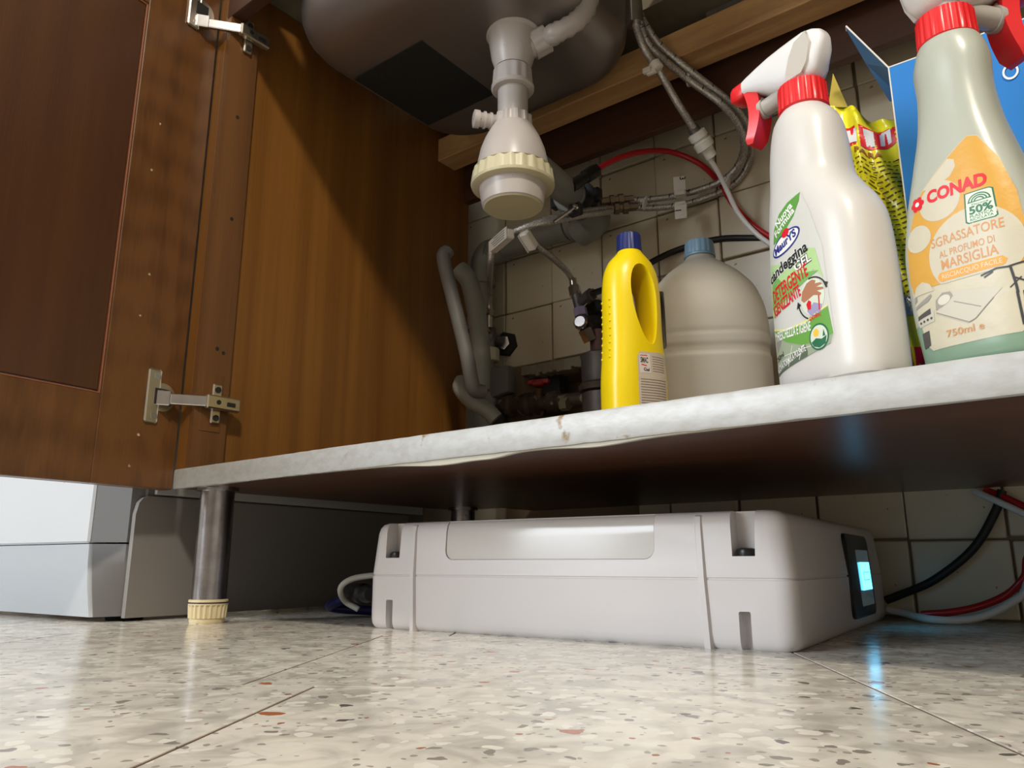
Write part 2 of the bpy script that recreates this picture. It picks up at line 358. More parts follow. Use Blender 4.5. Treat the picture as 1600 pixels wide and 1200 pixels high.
for i in range(161):
    x = lerp(-.62, -.16, i/160); t = (x+.62)/.46
    d = (.0008+.0045*math.exp(-((x+.455)/.05)**2)+.0028*math.exp(-((x+.30)/.035)**2)+.002*math.exp(-((x+.40)/.02)**2))*min(1, t*8, (1-t)*8)+.0003
    R.append([(x, YF+.0015, ZB_), (x, YF+.0015, ZB_-d), (x, YF+.006, ZB_-d), (x, YF+.006, ZB_)])
rings(bm, R); obj('edge_seal', bm, mat('old_sealant', (.42, .40, .33), .5, bump=.3), base, world=True)
bm = B(); box(bm, XI, XR, .970, .986, .715, .865, .0006); obj('back_rail', bm, M['wood_rail'], cab, world=True, smooth=0)
bm = B(); box(bm, XI, XR, .900, .945, .768, .812, .0015); obj('pine_batten', bm, M['pine'], cab, world=True, smooth=0)
bm = B(); box(bm, XI, XR, YF, YF+.018, .80, .865, .0006); obj('front_rail', bm, M['wood_rail'], cab, world=True, smooth=0)
# legs
def leg(x, y):
    bm = B(); lathe(bm, [(.022, .0195), (.150, .0195), (.1505, .024), (.155, .024)], (x, y, 0), seg=40)
    l = obj('leg', bm, M['leg_metal'], cab, world=True)
    bm = B(); lathe(bm, [(0, .0185), (.002, .0195), (.0055, .0195), (.006, .0208), (.006, .0208, .0018), (.0205, .0218, .0018), (.0205, .0218), (.026, .0218), (.0265, .0200)], (x, y, 0), seg=88)
    obj('leg_foot', bm, mat('cream_foot', (.68, .58, .36), .4) if 'cream_foot' not in bpy.data.materials else bpy.data.materials['cream_foot'], l, world=True)
    bm = B(); lathe(bm, [(.0222, .0222), (.0236, .0222)], (x, y, 0), seg=40); obj('foot_ring', bm, M['black'], l, world=True)
leg(-.848, .509); leg(-.845, .945); leg(.30, .509)
# door: built in its own plane, s = distance from the hinge edge, faces +n
da = math.radians(6.5); dd = Vector((math.sin(da), -math.cos(da), 0)); dn = Vector((math.cos(da), math.sin(da), 0)); dc = Vector((-.897, .478, 0))
DM = Matrix(((dd.x, dn.x, 0, dc.x), (dd.y, dn.y, 0, dc.y), (0, 0, 1, 0), (0, 0, 0, 1)))  # columns: s, n, z
def dbox(bm, s0, s1, n0, n1, z0, z1, bev=0): return box(bm, s0, s1, n0, n1, z0, z1, bev, 1, DM)
ZD0, ZD1, SW = .153, .862, .58
bm = B(); dbox(bm, 0, .1005, -.021, 0, ZD0, ZD1, .001)
door = obj('door', bm, M['wood_door'], cab, world=True, smooth=0)
bm = B(); dbox(bm, .1005, SW-.1, -.021, 0, ZD0, .2530, .0008); obj('door_rail', bm, M['wood_door'], door, world=True, smooth=0)
bm = B(); dbox(bm, .1005, SW-.1, -.021, 0, .762, ZD1, .0008); obj('door_rail', bm, M['wood_door'], door, world=True, smooth=0)
bm = B(); dbox(bm, SW-.1, SW, -.021, 0, ZD0, ZD1, .001); obj('door_stile', bm, M['wood_door'], door, world=True, smooth=0)
bm = B(); dbox(bm, .1035, SW-.1035, -.015, -.0022, .2560, .759, .0012); obj('door_panel', bm, M['wood_panel'], door, world=True, smooth=0)
bm = B()     # thin moulding in the groove around the panel
for a in ((.1008, .1026, .2530, .762), (SW-.1026, SW-.1008, .2530, .762), (.1005, SW-.1005, .2532, .2550), (.1005, SW-.1005, .7600, .762)): dbox(bm, a[0], a[1], -.013, -.0014, a[2], a[3], .0005)
obj('panel_moulding', bm, mat('pale_moulding', (.26, .10, .05), .3), door, world=True, smooth=0)
def plate_holes(bm, pts, r, n=.003):
    for s, z in pts: cyl(bm, DM @ Vector((s, n, z)), DM @ Vector((s, n+.0008, z)), r, seg=12)
def hinge(zc):
    bm = B(); dbox(bm, .0305, .0480, 0, .0028, zc-.033, zc+.033, .0022)
    lathe(bm, [(0, .0175), (.0012, .0172)], DM @ Vector((.026, .0002, zc)), dn, 32)
    h = obj('hinge', bm, M['nickel'], door, world=True)
    for q in ((.036, zc+.024), (.036, zc-.024)): bm = B(); plate_holes(bm, (q,), .0042, .0024); obj('hinge_screw', bm, M['chrome'], h, world=True)
    bm = B(); dbox(bm, .0190, .0380, .0010, .0034, zc-.010, zc+.010, .0008); obj('hinge_cup', bm, M['dark'], h, world=True, smooth=0)
def hinge_arm(zc):
    bm = B()
    # knuckle from the cup to the strip, then the long arm lying on the cross-shaped plate
    a = DM @ Vector((.026, .005, zc)); b_ = Vector((-.858, .492, zc-.001))
    u = (b_-a).normalized(); v = Vector((0, 0, 1)).cross(u)
    Mx = Matrix(((u.x, v.x, 0, a.x), (u.y, v.y, 0, a.y), (u.z, v.z, 1, a.z), (0, 0, 0, 1))); Ln = (b_-a).length
    box(bm, -.004, Ln, -.004, .002, -.0065, .0065, .001, 1, Mx); box(bm, -.008, .008, -.007, .001, -.009, .009, .001, 1, Mx)
    o = obj('hinge_knuckle', bm, M['chrome'], cab, world=True, smooth=0)
    bm = B(); box(bm, -.862, -.853, .488, .5335, zc-.0095, zc+.0075, .0018); h = obj('hinge_arm', bm, M['nickel'], cab, world=True, smooth=0)
    bm = B(); box(bm, -.8678, -.8630, .5000, .5130, zc-.026, zc+.024, .0016); box(bm, -.8678, -.861, .4985, .5300, zc-.006, zc+.005, .001)
    obj('hinge_plate', bm, M['nickel'], h, world=True, smooth=0)
    for y, z, r in ((.5065, zc+.0165, .0040), (.5065, zc-.0190, .0040)):
        bm = B(); cyl(bm, (-.8635, y, z), (-.8620, y, z), r, seg=12); obj('hinge_screw', bm, M['dark'], h, world=True)
    bm = B(); box(bm, -.8535, -.8526, .514, .526, zc-.0045, zc+.001, .0008); obj('hinge_slot', bm, M['dark'], h, world=True)
    bm = B(); cyl(bm, (-.8535, .503, zc-.001), (-.8524, .503, zc-.001), .003, seg=12); obj('hinge_screw', bm, M['dark'], h, world=True)
bm = B(); box(bm, -.8682, -.8672, .4880, .5160, .2240, .2960, .0003); obj('hinge_pad', bm, M['wood_door'], stile, world=True, smooth=0)
hinge(.2620); hinge(.8010); hinge_arm(.2600); hinge_arm(.7810)
# ---------------------------------------------------------------- worktop and sink
bm = B(); 
for x0, x1, y0, y1 in ((-2.0, -.840, .45, 1.088), (-.41, .9, .45, 1.088), (-.840, -.41, .45, .490), (-.840, -.41, .895, 1.088)): box(bm, x0, x1, y0, y1, .867, .905)
wt = obj('worktop', bm, M['chip'], smooth=0); tag(wt, 'grey chipboard worktop above the sink cabinet', 'worktop')
sink = thing('sink', 'stainless steel sink bowl seen from below with a black damping pad', 'sink', (-.6, .69, .735))
def rrect(cx, cy, hx, hy, r, z, n=8):
    out = []
    for q, (sx, sy) in enumerate(((1, 1), (-1, 1), (-1, -1), (1, -1))):
        for i in range(n+1):
            a = PI/2*q+PI/2*i/n; out.append(Vector((cx+sx*(hx-r)+r*math.cos(a), cy+sy*(hy-r)+r*math.sin(a), z)))
    return out
bm = B(); scx, scy, hx, hy = -.624, .692, .186, .184
prof = [(.908, .010), (.90, .004), (.80, 0), (.778, -.003), (.762, -.009), (.749, -.019), (.740, -.032), (.7355, -.050), (.7335, -.075), (.732, -.12)]
R = [rrect(scx, scy, hx+d, hy+d, max(.010, .085+min(d, 0)*.6), z) for z, d in prof]
vs = [[bm.verts.new(p) for p in r] for r in R]
for a, b_ in zip(vs, vs[1:]):
    for i in range(len(a)): bm.faces.new((a[i], b_[i], b_[(i+1) % len(a)], a[(i+1) % len(a)]))
bm.faces.new(vs[-1])
bm.normal_update()
o = obj('bowl', bm, M['steel'], sink, world=True, smooth=60)
md = o.modifiers.new('thickness', 'SOLIDIFY'); md.thickness = .0012; md.offset = -1
bm = B(); box(bm, -.768, -.634, .615, .765, .7312, .7334, .0006); obj('damping_pad', bm, M['bitumen'], sink, world=True, smooth=0)
bm = B(); box(bm, -.385, .40, .955, .968, .83, .866, .001)
o = obj('sink_flange', bm, mat('galvanised_strip', (.30, .29, .26), .4, .6), sink, world=True, smooth=0)
# ---------------------------------------------------------------- bottle trap (hangs under the drain)
TX, TY = -.537, .684
trap = thing('bottle_trap', 'stained white plastic bottle trap hanging under the sink bowl', 'drain trap', (TX, TY, .49))
T = (TX, TY, 0)
bm = B(); lathe(bm, [(.739, .0365), (.733, .0365), (.731, .0325), (.720, .0305), (.700, .0275), (.690, .0245), (.684, .0225)][::-1], T, seg=40); obj('drain_body', bm, M['trap'], trap, world=True)
bm = B(); lathe(bm, [(.653, .026), (.655, .0275), (.658, .0275), (.658, .0265, .0015), (.680, .0250, .0015), (.682, .0235)], T, seg=48); obj('union_nut', bm, M['trap'], trap, world=True)
bm = B(); lathe(bm, [(.590, .0192), (.668, .0192)], T, seg=32); obj('tailpiece', bm, M['trap'], trap, world=True)
bm = B(); lathe(bm, [(.596, .0258, .0018), (.614, .0248, .0018), (.615, .021)], T, seg=48); obj('union_nut', bm, M['trap'], trap, world=True)
bm = B(); lathe(bm, [(.530, .0452), (.540, .0450), (.553, .0436), (.568, .0405), (.583, .0350), (.593, .0300), (.600, .0262)], T, seg=40); obj('trap_body', bm, M['trap'], trap, world=True)
bm = B(); lathe(bm, [(.517, .0485), (.5185, .0510), (.5215, .0520), (.522, .0520, .0020), (.539, .0495, .0020), (.5395, .0490), (.541, .046)], T, seg=88); obj('cup_nut', bm, M['trap_y'], trap, world=True)
bm = B(); lathe(bm, [(.4925, .0360), (.4940, .0378), (.500, .0390), (.520, .0425)], T, seg=40); cup = obj('cup', bm, M['trap'], trap, world=True)
bm = B(); lathe(bm, [(.4915, .0350), (.4927, .0363)], T, seg=40); obj('cup_base', bm, M['trap_y'], cup, world=True)
# capped side inlet, pointing left in the view
sd = (-rtv*.96-fwv*.25).normalized(); q = Vector((TX, TY, .606))
bm = B(); lathe(bm, [(.018, .0085), (.027, .0085), (.0275, .0105), (.030, .0105), (.0305, .0088), (.035, .0088), (.0355, .0108), (.038, .0108), (.0385, .009), (.043, .009), (.0435, .0112), (.050, .0112), (.051, .008)], q, sd, 24)
obj('side_inlet', bm, M['trap'], trap, world=True)
# overflow branch: nut, spigot and corrugated hose climbing to the right
od = (rtv*.86+Vector((0, 0, .45))-fwv*.12).normalized(); q = Vector((TX, TY, .703))
bm = B(); lathe(bm, [(.016, .0150), (.028, .0150), (.028, .0185, .0014), (.050, .0185, .0014), (.051, .015)], q, od, 32); br = obj('overflow_nut', bm, M['trap'], trap, world=True)
h0 = q+od*.048; cpts = [h0, h0+od*.035, h0+od*.060+Vector((0, 0, .010)), h0+od*.066+Vector((0, 0, .040)), h0+od*.066+Vector((0, 0, .09))]
cpts = [h0, at(868, 52, D=.845), at(900, 34, D=.845), at(918, 8, D=.85), at(924, -35, D=.855)]
bm = B(); tube(bm, cpts[:2], .0118, smooth=False); obj('overflow_spigot', bm, M['trap'], trap, world=True)
bm = B(); tube(bm, [lerp(cpts[0], cpts[1], .75)]+cpts[1:], .0135, n=5, ribs=.86, seg=20); obj('overflow_hose', bm, M['trap'], trap, world=True, smooth=60)
# ---------------------------------------------------------------- grey waste pipe along the wall
YP = 1.035
waste = thing('waste_pipe', 'thick grey plastic waste pipe running from the trap along the tiles', 'pipe', (-.75, YP, .62))
p0 = Vector((TX, TY, .572)); e1 = at(930, 336, y=1.015)
d0 = Vector((e1.x+.005-TX, e1.y-TY, .628-.572)).normalized()
bm = B(); tube(bm, [p0+d0*.040, p0+d0*.12, p0+d0*(.20), e1+Vector((.004, -.055, .004))], .0205, smooth=False); obj('pipe', bm, M['grey_pvc'], waste, world=True)
L_ = (e1-p0).length
bm = B(); lathe(bm, [(L_-.125, .021), (L_-.124, .0255), (L_-.09, .0255), (L_-.088, .0225), (L_-.05, .0225)], p0, (e1+Vector((0, -.02, 0)))-p0, 28); obj('socket', bm, M['grey_pvc'], waste, world=True)
bm = B(); tube(bm, [e1+Vector((-.002, -.052, -.002)), e1+Vector((.004, -.020, 0)), e1+Vector((-.008, .010, -.004)), e1+Vector((-.045, .020, -.011))], .0262, n=8, seg=24); obj('elbow', bm, M['grey_pvc'], waste, world=True)
a = at(905, 349, y=YP); b_ = at(776, 392, y=YP)
w = (b_-a).normalized()
bm = B(); tube(bm, [a, b_+w*.03], .0205, smooth=False, seg=24); obj('pipe', bm, M['grey_pvc'], waste, world=True)
for t, r in ((.004, .0262), (.022, .0245)):
    bm = B(); lathe(bm, [(0, .022), (.001, r), (.014, r), (.015, .021)], a+w*t, w, 28); obj('socket', bm, M['grey_pvc'], waste, world=True)
bm = B(); lathe(bm, [(0, .022), (.001, .0250), (.028, .0250), (.029, .021)], b_-w*.022, w, 28); obj('socket', bm, M['grey_pvc'], waste, world=True)
c = at(752, 402, y=YP)
bm = B(); tube(bm, [b_+w*.012, c+Vector((.018, 0, .004)), c+Vector((.004, 0, -.014)), c+Vector((.002, 0, -.050))], .0235, n=8, seg=24); obj('elbow', bm, M['grey_pvc'], waste, world=True)
q = c+Vector((.002, 0, -.045))
bm = B(); lathe(bm, [(0, .021), (.001, .0262), (.012, .0262), (.013, .0195), (.30, .0195)], q, (0.04, .01, -1), 28); obj('pipe', bm, M['grey_pvc'], waste, world=True)
# black saddle clamp, red tube entry and silver screw
k = p0+d0*(L_*.66)
bm = B(); lathe(bm, [(0, .0245), (.001, .0310), (.022, .0310), (.023, .0245)], k, d0, 28)
u_ = Vector((0, 0, 1)).cross(d0).normalized(); 
for sgn in (-1, 1):
    m_ = k+d0*.009+Vector((0, 0, 1))*.0*sgn-u_*.030*sgn; box(bm, m_.x-.010, m_.x+.010, m_.y-.007, m_.y+.007, m_.z-.010, m_.z+.010, .002)
clamp = thing('pipe_clamp', 'black plastic saddle clamp around the waste pipe holding the end of the red tube', 'clamp', tuple(k)); obj('clamp_band', bm, M['black'], clamp, world=True)
ce = at(905, 283, D=1.03); cf = at(931, 266, D=1.05)
bm = B(); cyl(bm, lerp(ce, cf, -.5), lerp(ce, cf, .4), .0095, .0085); hexa(bm, lerp(ce, cf, .35), lerp(ce, cf, 1.0), .0105); obj('tube_fitting', bm, M['black'], clamp, world=True)
s0 = at(865, 347, D=.99); s1 = at(904, 320, D=1.0)
bm = B(); cyl(bm, s0, s1, .0022, seg=10); lathe(bm, [(0, .0022), (.001, .0055), (.004, .0055), (.005, .003)], lerp(s0, s1, .8), s1-s0, 12); obj('clamp_screw', bm, M['chrome'], clamp, world=True)
s2 = at(898, 327, D=1.005); bm = B(); box(bm, s2.x-.010, s2.x+.010, s2.y-.004, s2.y+.008, s2.z-.009, s2.z+.009, .002); obj('clamp_lug', bm, M['black'], clamp, world=True)
# thin grey drain hose from the appliance, standing in front of the side panel's back edge
bm = B(); tube(bm, [at(700, 392, D=1.13)+Vector((0, .0, .0)), at(693, 404, D=1.125), at(706, 460, D=1.125), at(727, 545, D=1.125), at(737, 596, D=1.125), at(742, 610, D=1.13), at(755, 612, D=1.14)], .0110, n=8, seg=18)
gh = obj('drain_hose', bm, M['grey_pvc2']); tag(gh, 'thin grey appliance drain hose leaning in the corner beside the cabinet side', 'hose')
bm = B(); tube(bm, [at(722, 595, D=1.20), at(720, 608, D=1.19), at(738, 628, D=1.18), at(760, 640, D=1.17), at(775, 655, D=1.17)], .0125, n=8, seg=18)
gh = obj('drain_hose', bm, M['grey_pvc']); tag(gh, 'short curved grey hose low behind the leaning drain hose', 'hose')
bm = B(); tube(bm, [at(716, 420, D=1.2), at(733, 440, D=1.2), at(745, 495, D=1.2), at(752, 560, D=1.2), at(752, 610, D=1.2)], .0155, n=8, seg=18)
gh = obj('drain_hose', bm, M['grey_pvc']); tag(gh, 'wider grey hose standing between the leaning hose and the waste pipe', 'hose')
# grey appliance siphon box with white nut
gx = at(783, 598, y=1.045); gp = at(766, 600, y=1.04)
sb = thing('standpipe_siphon', 'grey box shaped waste fitting with a cream nut above the floor board', 'fitting', tuple(gp))
bm = B(); box(bm, gp.x+.004, gp.x+.052, gp.y-.013, gp.y+.013, gp.z-.030, gp.z+.028, .006, 2)
bmesh.ops.transform(bm, matrix=Matrix.Translation(gp) @ Matrix.Shear('XZ', 4, (0, 0)) @ Matrix.Translation(-gp), verts=bm.verts)
for v_ in bm.verts:
    if v_.co.x > gp.x+.03: v_.co.z = gp.z+(v_.co.z-gp.z)*.86+.002
obj('box_body', bm, M['grey_pvc2'], sb, world=True)
gn = at(765, 555, y=1.04)
bm = B(); lathe(bm, [(gp.z-.16, .0150), (gp.z-.052, .0150), (gp.z-.050, .0175), (gp.z-.03, .0185), (gp.z+.030, .0165)], (gn.x+.001, gn.y, 0), seg=24); obj('standpipe', bm, M['grey_pvc2'], sb, world=True)
bm = B(); lathe(bm, [(-.013, .016), (-.012, .0185), (-.012, .0185, .001), (.010, .0185, .001), (.012, .0165)], gn, seg=48); obj('nut', bm, mat('greenish_white_plastic', (.55, .56, .42), .4), sb, world=True)
# left angle valve
vl = thing('angle_valve', 'left chrome angle valve with a small cross handle above the cream nut', 'valve', tuple(at(755, 520, y=1.03)))
a = at(793, 540, y=1.085); b_ = at(757, 522, y=1.035)
bm = B(); tube(bm, [a, lerp(a, b_, .5), b_], .010, smooth=False); lathe(bm, [(-.022, .007), (-.018, .0165), (-.006, .0185), (.010, .0150), (.018, .009)], b_, (-.5, -.35, .2), 20); obj('valve_body', bm, M['dull_metal'], vl, world=True)
bm = B(); hexa(bm, at(794, 540, y=1.088), at(790, 537, y=1.075), .024); obj('wall_hole_shade', bm, M['dark'], vl, world=True)  # dark hexagon stands in for the shade inside the wall hole
bm = B(); hexa(bm, at(788, 537, y=1.078), at(785, 535, y=1.068), .014); obj('wall_nut', bm, M['chrome'], vl, world=True)
bm = B(); a = at(747, 488, y=1.02)
for p, q_ in ((at(738, 492, y=1.02), at(756, 484, y=1.02)), (at(744, 481, y=1.02), at(751, 496, y=1.02))): tube(bm, [p, lerp(p, q_, .5), q_], .0042, smooth=False, seg=10)
cyl(bm, a, at(764, 520, y=1.02), .0035, seg=10); obj('cross_handle', bm, M['chrome'], vl, world=True)
bm = B(); q = at(733, 517, y=1.01); lathe(bm, [(-.001, .005), (.001, .0045)], q, (-.3, -1, 0), 14); obj('blue_dot', bm, mat('blue_dot', (.01, .04, .16), .5), vl, world=True)
bm = B(); cyl(bm, at(765, 512, y=1.03), at(765, 478, y=1.03), .005); hexa(bm, at(766, 494, y=1.03), at(766, 484, y=1.03), .0075); obj('outlet', bm, M['nickel'], vl, world=True)
# right tee valve assembly
vr = thing('tee_valve', 'chrome tee and shut off valve joined to the right braided hose', 'valve', tuple(at(906, 500, y=1.02)))
bm = B(); cyl(bm, at(895, 436, y=1.02), at(897, 452, y=1.02), .0065); hexa(bm, at(897, 448, y=1.02), at(900, 462, y=1.02), .0105); obj('hose_nut', bm, M['nickel'], vr, world=True)
bm = B(); cyl(bm, at(900, 458, y=1.02), at(906, 484, y=1.02), .0085); cyl(bm, at(905, 474, y=1.02), at(928, 457, y=1.01), .0075); hexa(bm, at(917, 465, y=1.015), at(924, 460, y=1.01), .0115); obj('tee', bm, M['dull_metal'], vr, world=True)
bm = B(); hexa(bm, at(906, 482, y=1.02), at(908, 494, y=1.02), .0115); obj('lavender_nut', bm, mat('lavender_plastic', (.32, .27, .42), .4), vr, world=True)
bm = B(); lathe(bm, [(-.012, .010), (-.008, .0125), (.008, .0125), (.012, .009)], at(910, 506, y=1.02), (.2, -1, .1), 20); hexa(bm, at(914, 514, y=1.02), at(923, 532, y=1.03), .0125); obj('shut_off', bm, M['chrome'], vr, world=True)
bm = B(); lathe(bm, [(-.012, .024), (.012, .026)], at(934, 492, y=1.07), (0, 1, 0), 20); cyl(bm, at(915, 510, y=1.02), at(938, 498, y=1.07), .012); obj('stub_and_hole_shade', bm, M['dark'], vr, world=True)  # pipe stub, plus a dark disc standing in for the shaded wall hole
# corroded supply riser and horizontal valve group in the recess
rs = thing('supply_riser', 'corroded metal supply riser with stacked collars beside the yellow bottle', 'pipe', tuple(at(935, 580, y=1.03)))
q = at(938, 545, y=1.045)
bm = B(); lathe(bm, [(-.225, .016), (-.02, .016), (.03, .017)], q, seg=20); obj('pipe', bm, mat('rusty_red_pipe', (.14, .07, .06), .6, .3, var=.4, vscale=40), rs, world=True)
bm = B(); lathe(bm, [(-.058, .030), (-.050, .032), (-.018, .032), (-.012, .034), (-.008, .026)], q, seg=28); obj('collar', bm, M['dull_metal'], rs, world=True)
bm = B(); lathe(bm, [(-.074, .028), (-.072, .0365), (-.062, .0375), (-.058, .031)], q, seg=12); obj('flange', bm, M['rust'], rs, world=True)
bm = B(); lathe(bm, [(-.125, .024), (-.120, .031), (-.076, .032), (-.074, .028)], q, seg=28); obj('lower_collar', bm, M['dull_metal'], rs, world=True)
vg = thing('lever_valve', 'corroded brass ball valve with a red lever in the wall recess', 'valve', tuple(at(840, 625, y=1.04)))
a = at(785, 636, y=1.045); b_ = at(935, 622, y=1.045); w = (b_-a).normalized(); Lh = (b_-a).length
bm = B(); lathe(bm, [(0, .012), (.004, .019), (.022, .021), (.026, .016), (.040, .017), (.052, .021), (.062, .021), (.068, .014), (.075, .022), (.083, .022), (.086, .013), (.104, .013), (.106, .019), (.122, .019), (.126, .013), (Lh, .012)], a, w, 14); obj('valve_body', bm, M['rust'], vg, world=True)
bm = B(); cyl(bm, at(842, 622, y=1.04), at(843, 604, y=1.03), .0075); obj('stem', bm, M['brass'], vg, world=True)
bm = B(); p = at(827, 596, y=1.02); q_ = at(857, 598, y=1.03)
u = (q_-p).normalized(); Mx = Matrix.Translation(lerp(p, q_, .5)) @ Matrix.Rotation(math.atan2(u.y, u.x), 4, 'Z')
box(bm, -.019, .019, -.006, .006, -.004, .004, .0015, 1, Mx); box(bm, -.010, .010, -.009, .009, -.007, .001, .002, 1, Mx); obj('lever', bm, mat('faded_red_paint', (.30, .02, .02), .5), vg, world=True)
bm = B(); q = at(884, 632, y=1.03); hexa(bm, q-Vector((.008, 0, 0)), q+Vector((.006, 0, 0)), .011); obj('yellowed_plug', bm, mat('olive_plug', (.20, .19, .11), .6), vg, world=True)
bm = B(); tube(bm, [at(787, 640, y=1.04), at(778, 648, y=1.03), at(786, 668, y=1.03)], .014, n=6); obj('bend', bm, M['dark'], vg, world=True)
mb = at(862, 598, y=1.15); bm = B(); box(bm, mb.x-.035, mb.x+.03, 1.13, 1.16, mb.z-.06, mb.z+.045, .002)
o = obj('meter_box', bm, mat('dark_grey_plastic', (.07, .07, .07), .6)); tag(o, 'dark grey box deep in the wall recess behind the red lever', 'box')
# ---------------------------------------------------------------- braided hoses, tubes, cables
def braid(name='braided_steel', col=(.42, .40, .37), mark=(.02, .02, .02)):
    m = bpy.data.materials.new(name); nt, b = NT(m); N = nt.nodes; L = nt.links
    g = N.new('ShaderNodeNewGeometry'); v = N.new('ShaderNodeTexVoronoi'); v.inputs['Scale'].default_value = 420; L.new(g.outputs['Position'], v.inputs['Vector'])
    cr = N.new('ShaderNodeValToRGB'); cr.color_ramp.elements[0].color = (*[c*.5 for c in col], 1); cr.color_ramp.elements[1].color = (*[min(1, c*1.5) for c in col], 1); L.new(v.outputs['Distance'], cr.inputs[0])
    L.new(cr.outputs[0], b.inputs['Base Color']); b.inputs['Metallic'].default_value = .6; b.inputs['Roughness'].default_value = .42
    bp = N.new('ShaderNodeBump'); bp.inputs['Strength'].default_value = .5; bp.inputs['Distance'].default_value = .0005; L.new(v.outputs['Distance'], bp.inputs['Height']); L.new(bp.outputs[0], b.inputs['Normal'])
    return m
M['braid'] = braid()
def hose(name, label, pts, r, m, cat='hose', group=None, marks=0, seg=12):
    t = thing(name, label, cat, tuple(pts[0]), group=group)
    bm = B(); tube(bm, pts, r, n=8, seg=seg); obj('hose_line', bm, m, t, world=True)
    if marks:
        sp = spline(pts, 8); bm = B(); k = 3
        while k < len(sp)-2:
            d = (sp[k+1]-sp[k]); bmesh_ring = lathe(bm, [(0, r*1.0), (.0003, r*1.05), (.0012, r*1.05), (.0015, r)], sp[k], d+Vector((0, 0, d.length*.35)), 12); k += marks
        obj('marking_ring', bm, M['black'], t, world=True, kind='stuff')
    return t
DH = 1.0
A_ = [at(994, 20, D=.93), at(1003, 48, D=.93), at(1020, 78, D=.94), at(1075, 124, D=.97), at(1130, 165, D=.975), at(1158, 205, D=1.01), at(1159, 245, D=1.06), at(1132, 280, D=1.09), at(1070, 303, D=1.12), at(1010, 312, D=1.13), at(978, 312, D=1.13)]
B_ = [at(999, 20, D=.945), at(1012, 45, D=.945), at(1035, 75, D=.955), at(1088, 118, D=.965), at(1146, 165, D=.985), at(1171, 205, D=1.03), at(1171, 250, D=1.075), at(1144, 290, D=1.10), at(1075, 318, D=1.125), at(1015, 325, D=1.135), at(985, 323, D=1.135)]
hA = hose('faucet_hose', 'upper of two grey braided faucet hoses looping down to brass nuts', A_, .0052, M['braid'], marks=4)
hB = hose('faucet_hose', 'lower and outer of two grey braided faucet hoses looping down to brass nuts', B_, .0052, M['braid'], marks=4)
for h, p, q_ in ((hA, at(978, 312, D=1.13), at(957, 314, D=1.13)), (hB, at(985, 324, D=1.135), at(962, 326, D=1.135))):
    w = (q_-p).normalized(); bm = B(); lathe(bm, [(-.012, .0065), (.003, .0065), (.004, .0105), (.012, .0105), (.013, .0075), (.018, .0075), (.019, .010), (.026, .010), (.027, .007), (.040, .007)], p, w, 6); obj('hose_nut', bm, M['brass'], h, world=True)
bm = B(); tt = [at(988, -60, D=.91), at(989, 0, D=.915), at(991, 38, D=.92)]
tube(bm, tt, .0125, smooth=False, seg=20); o = obj('faucet_shank', bm, M['chrome']); tag(o, 'chrome faucet shank that the hoses come out of', 'pipe')
hs = hose('spray_hose', 'straight grey hose hanging from the faucet to a white tube connector', [at(988, 22, D=.92), at(1006, 75, D=.93), at(1032, 115, D=.95), at(1058, 160, D=.96), at(1084, 200, D=.98)], .0052, M['braid'])
a = at(1080, 196, D=.987); b_ = at(1114, 248, D=1.01); w = b_-a; w.normalize()
bm = B(); lathe(bm, [(0, .0075), (.012, .009), (.014, .007)], a, w, 12); obj('dark_collar', bm, M['dull_metal'], hs, world=True)
bm = B(); lathe(bm, [(.011, .0095), (.013, .0135), (.022, .0135), (.023, .0115), (.026, .0115), (.027, .0138), (.038, .0138), (.040, .009), (.054, .0085), (.055, .004)], a, w, 14); obj('tube_connector', bm, M['white_pl'], hs, world=True)
hose('white_tube', 'thin white tube from the connector passing behind the white spray bottle', [at(1098, 234, D=1.0), at(1118, 262, D=1.02), at(1135, 295, D=1.04), at(1155, 335, D=1.05), at(1190, 372, D=1.04), at(1235, 396, D=1.01), at(1290, 404, D=.98), Vector((.12, 1.035, .38)), Vector((.40, 1.03, .36))], .0036, M['white_tube'], 'tube')
hose('red_tube', 'red tube arching from the black clamp behind the white spray bottle', [at(925, 269, D=1.045), at(960, 250, D=1.07), at(1000, 238, D=1.10), at(1045, 237, D=1.13), at(1090, 254, D=1.13), at(1122, 283, D=1.115), at(1150, 325, D=1.08), at(1190, 362, D=1.06), at(1240, 385, D=1.03), at(1300, 390, D=1.0), Vector((.12, 1.055, .40)), Vector((.40, 1.05, .38))], .0046, M['red_tube'], 'tube')
hose('black_cable', 'black hose from the tee valve passing behind the yellow bottle and the can', [at(925, 459, D=1.13), at(960, 445, D=1.15), at(1000, 420, D=1.15), at(1050, 394, D=1.16), at(1110, 376, D=1.13), at(1160, 372, D=1.10), at(1240, 376, D=1.06), at(1330, 390, D=1.02), Vector((.12, 1.065, .44)), Vector((.40, 1.065, .42))], .0052, M['rubber'], 'hose')
def tie(p, r=.008, ang_=.4):
    bm = B(); lathe(bm, [(0, r-.0012), (.0003, r), (.0027, r), (.003, r-.0012)], p, (math.cos(ang_), .2, -math.sin(ang_)), 16); box(bm, p.x-.003, p.x+.003, p.y-.012, p.y-.007, p.z-.003, p.z+.003, .0005)
    return bm
for p, r, lb in ((at(1077, 122, D=.975), .012, 'clear cable tie around both braided hoses below the batten'), (at(1158, 203, D=1.03), .012, 'clear cable tie at the outer bend of the braided hoses'), (at(1135, 288, D=1.09), .012, 'clear cable tie where hoses cross the red tube'), (at(1008, 317, D=1.13), .0115, 'clear cable tie next to the brass nuts')):
    o = obj('cable_tie', tie(p, r), M['white_tube']); tag(o, lb, 'cable tie')
ct = thing('hose_clip', 'white plastic clip on the hanging spray hose near the faucet shank', 'clip', tuple(at(1022, 107, D=.945)))
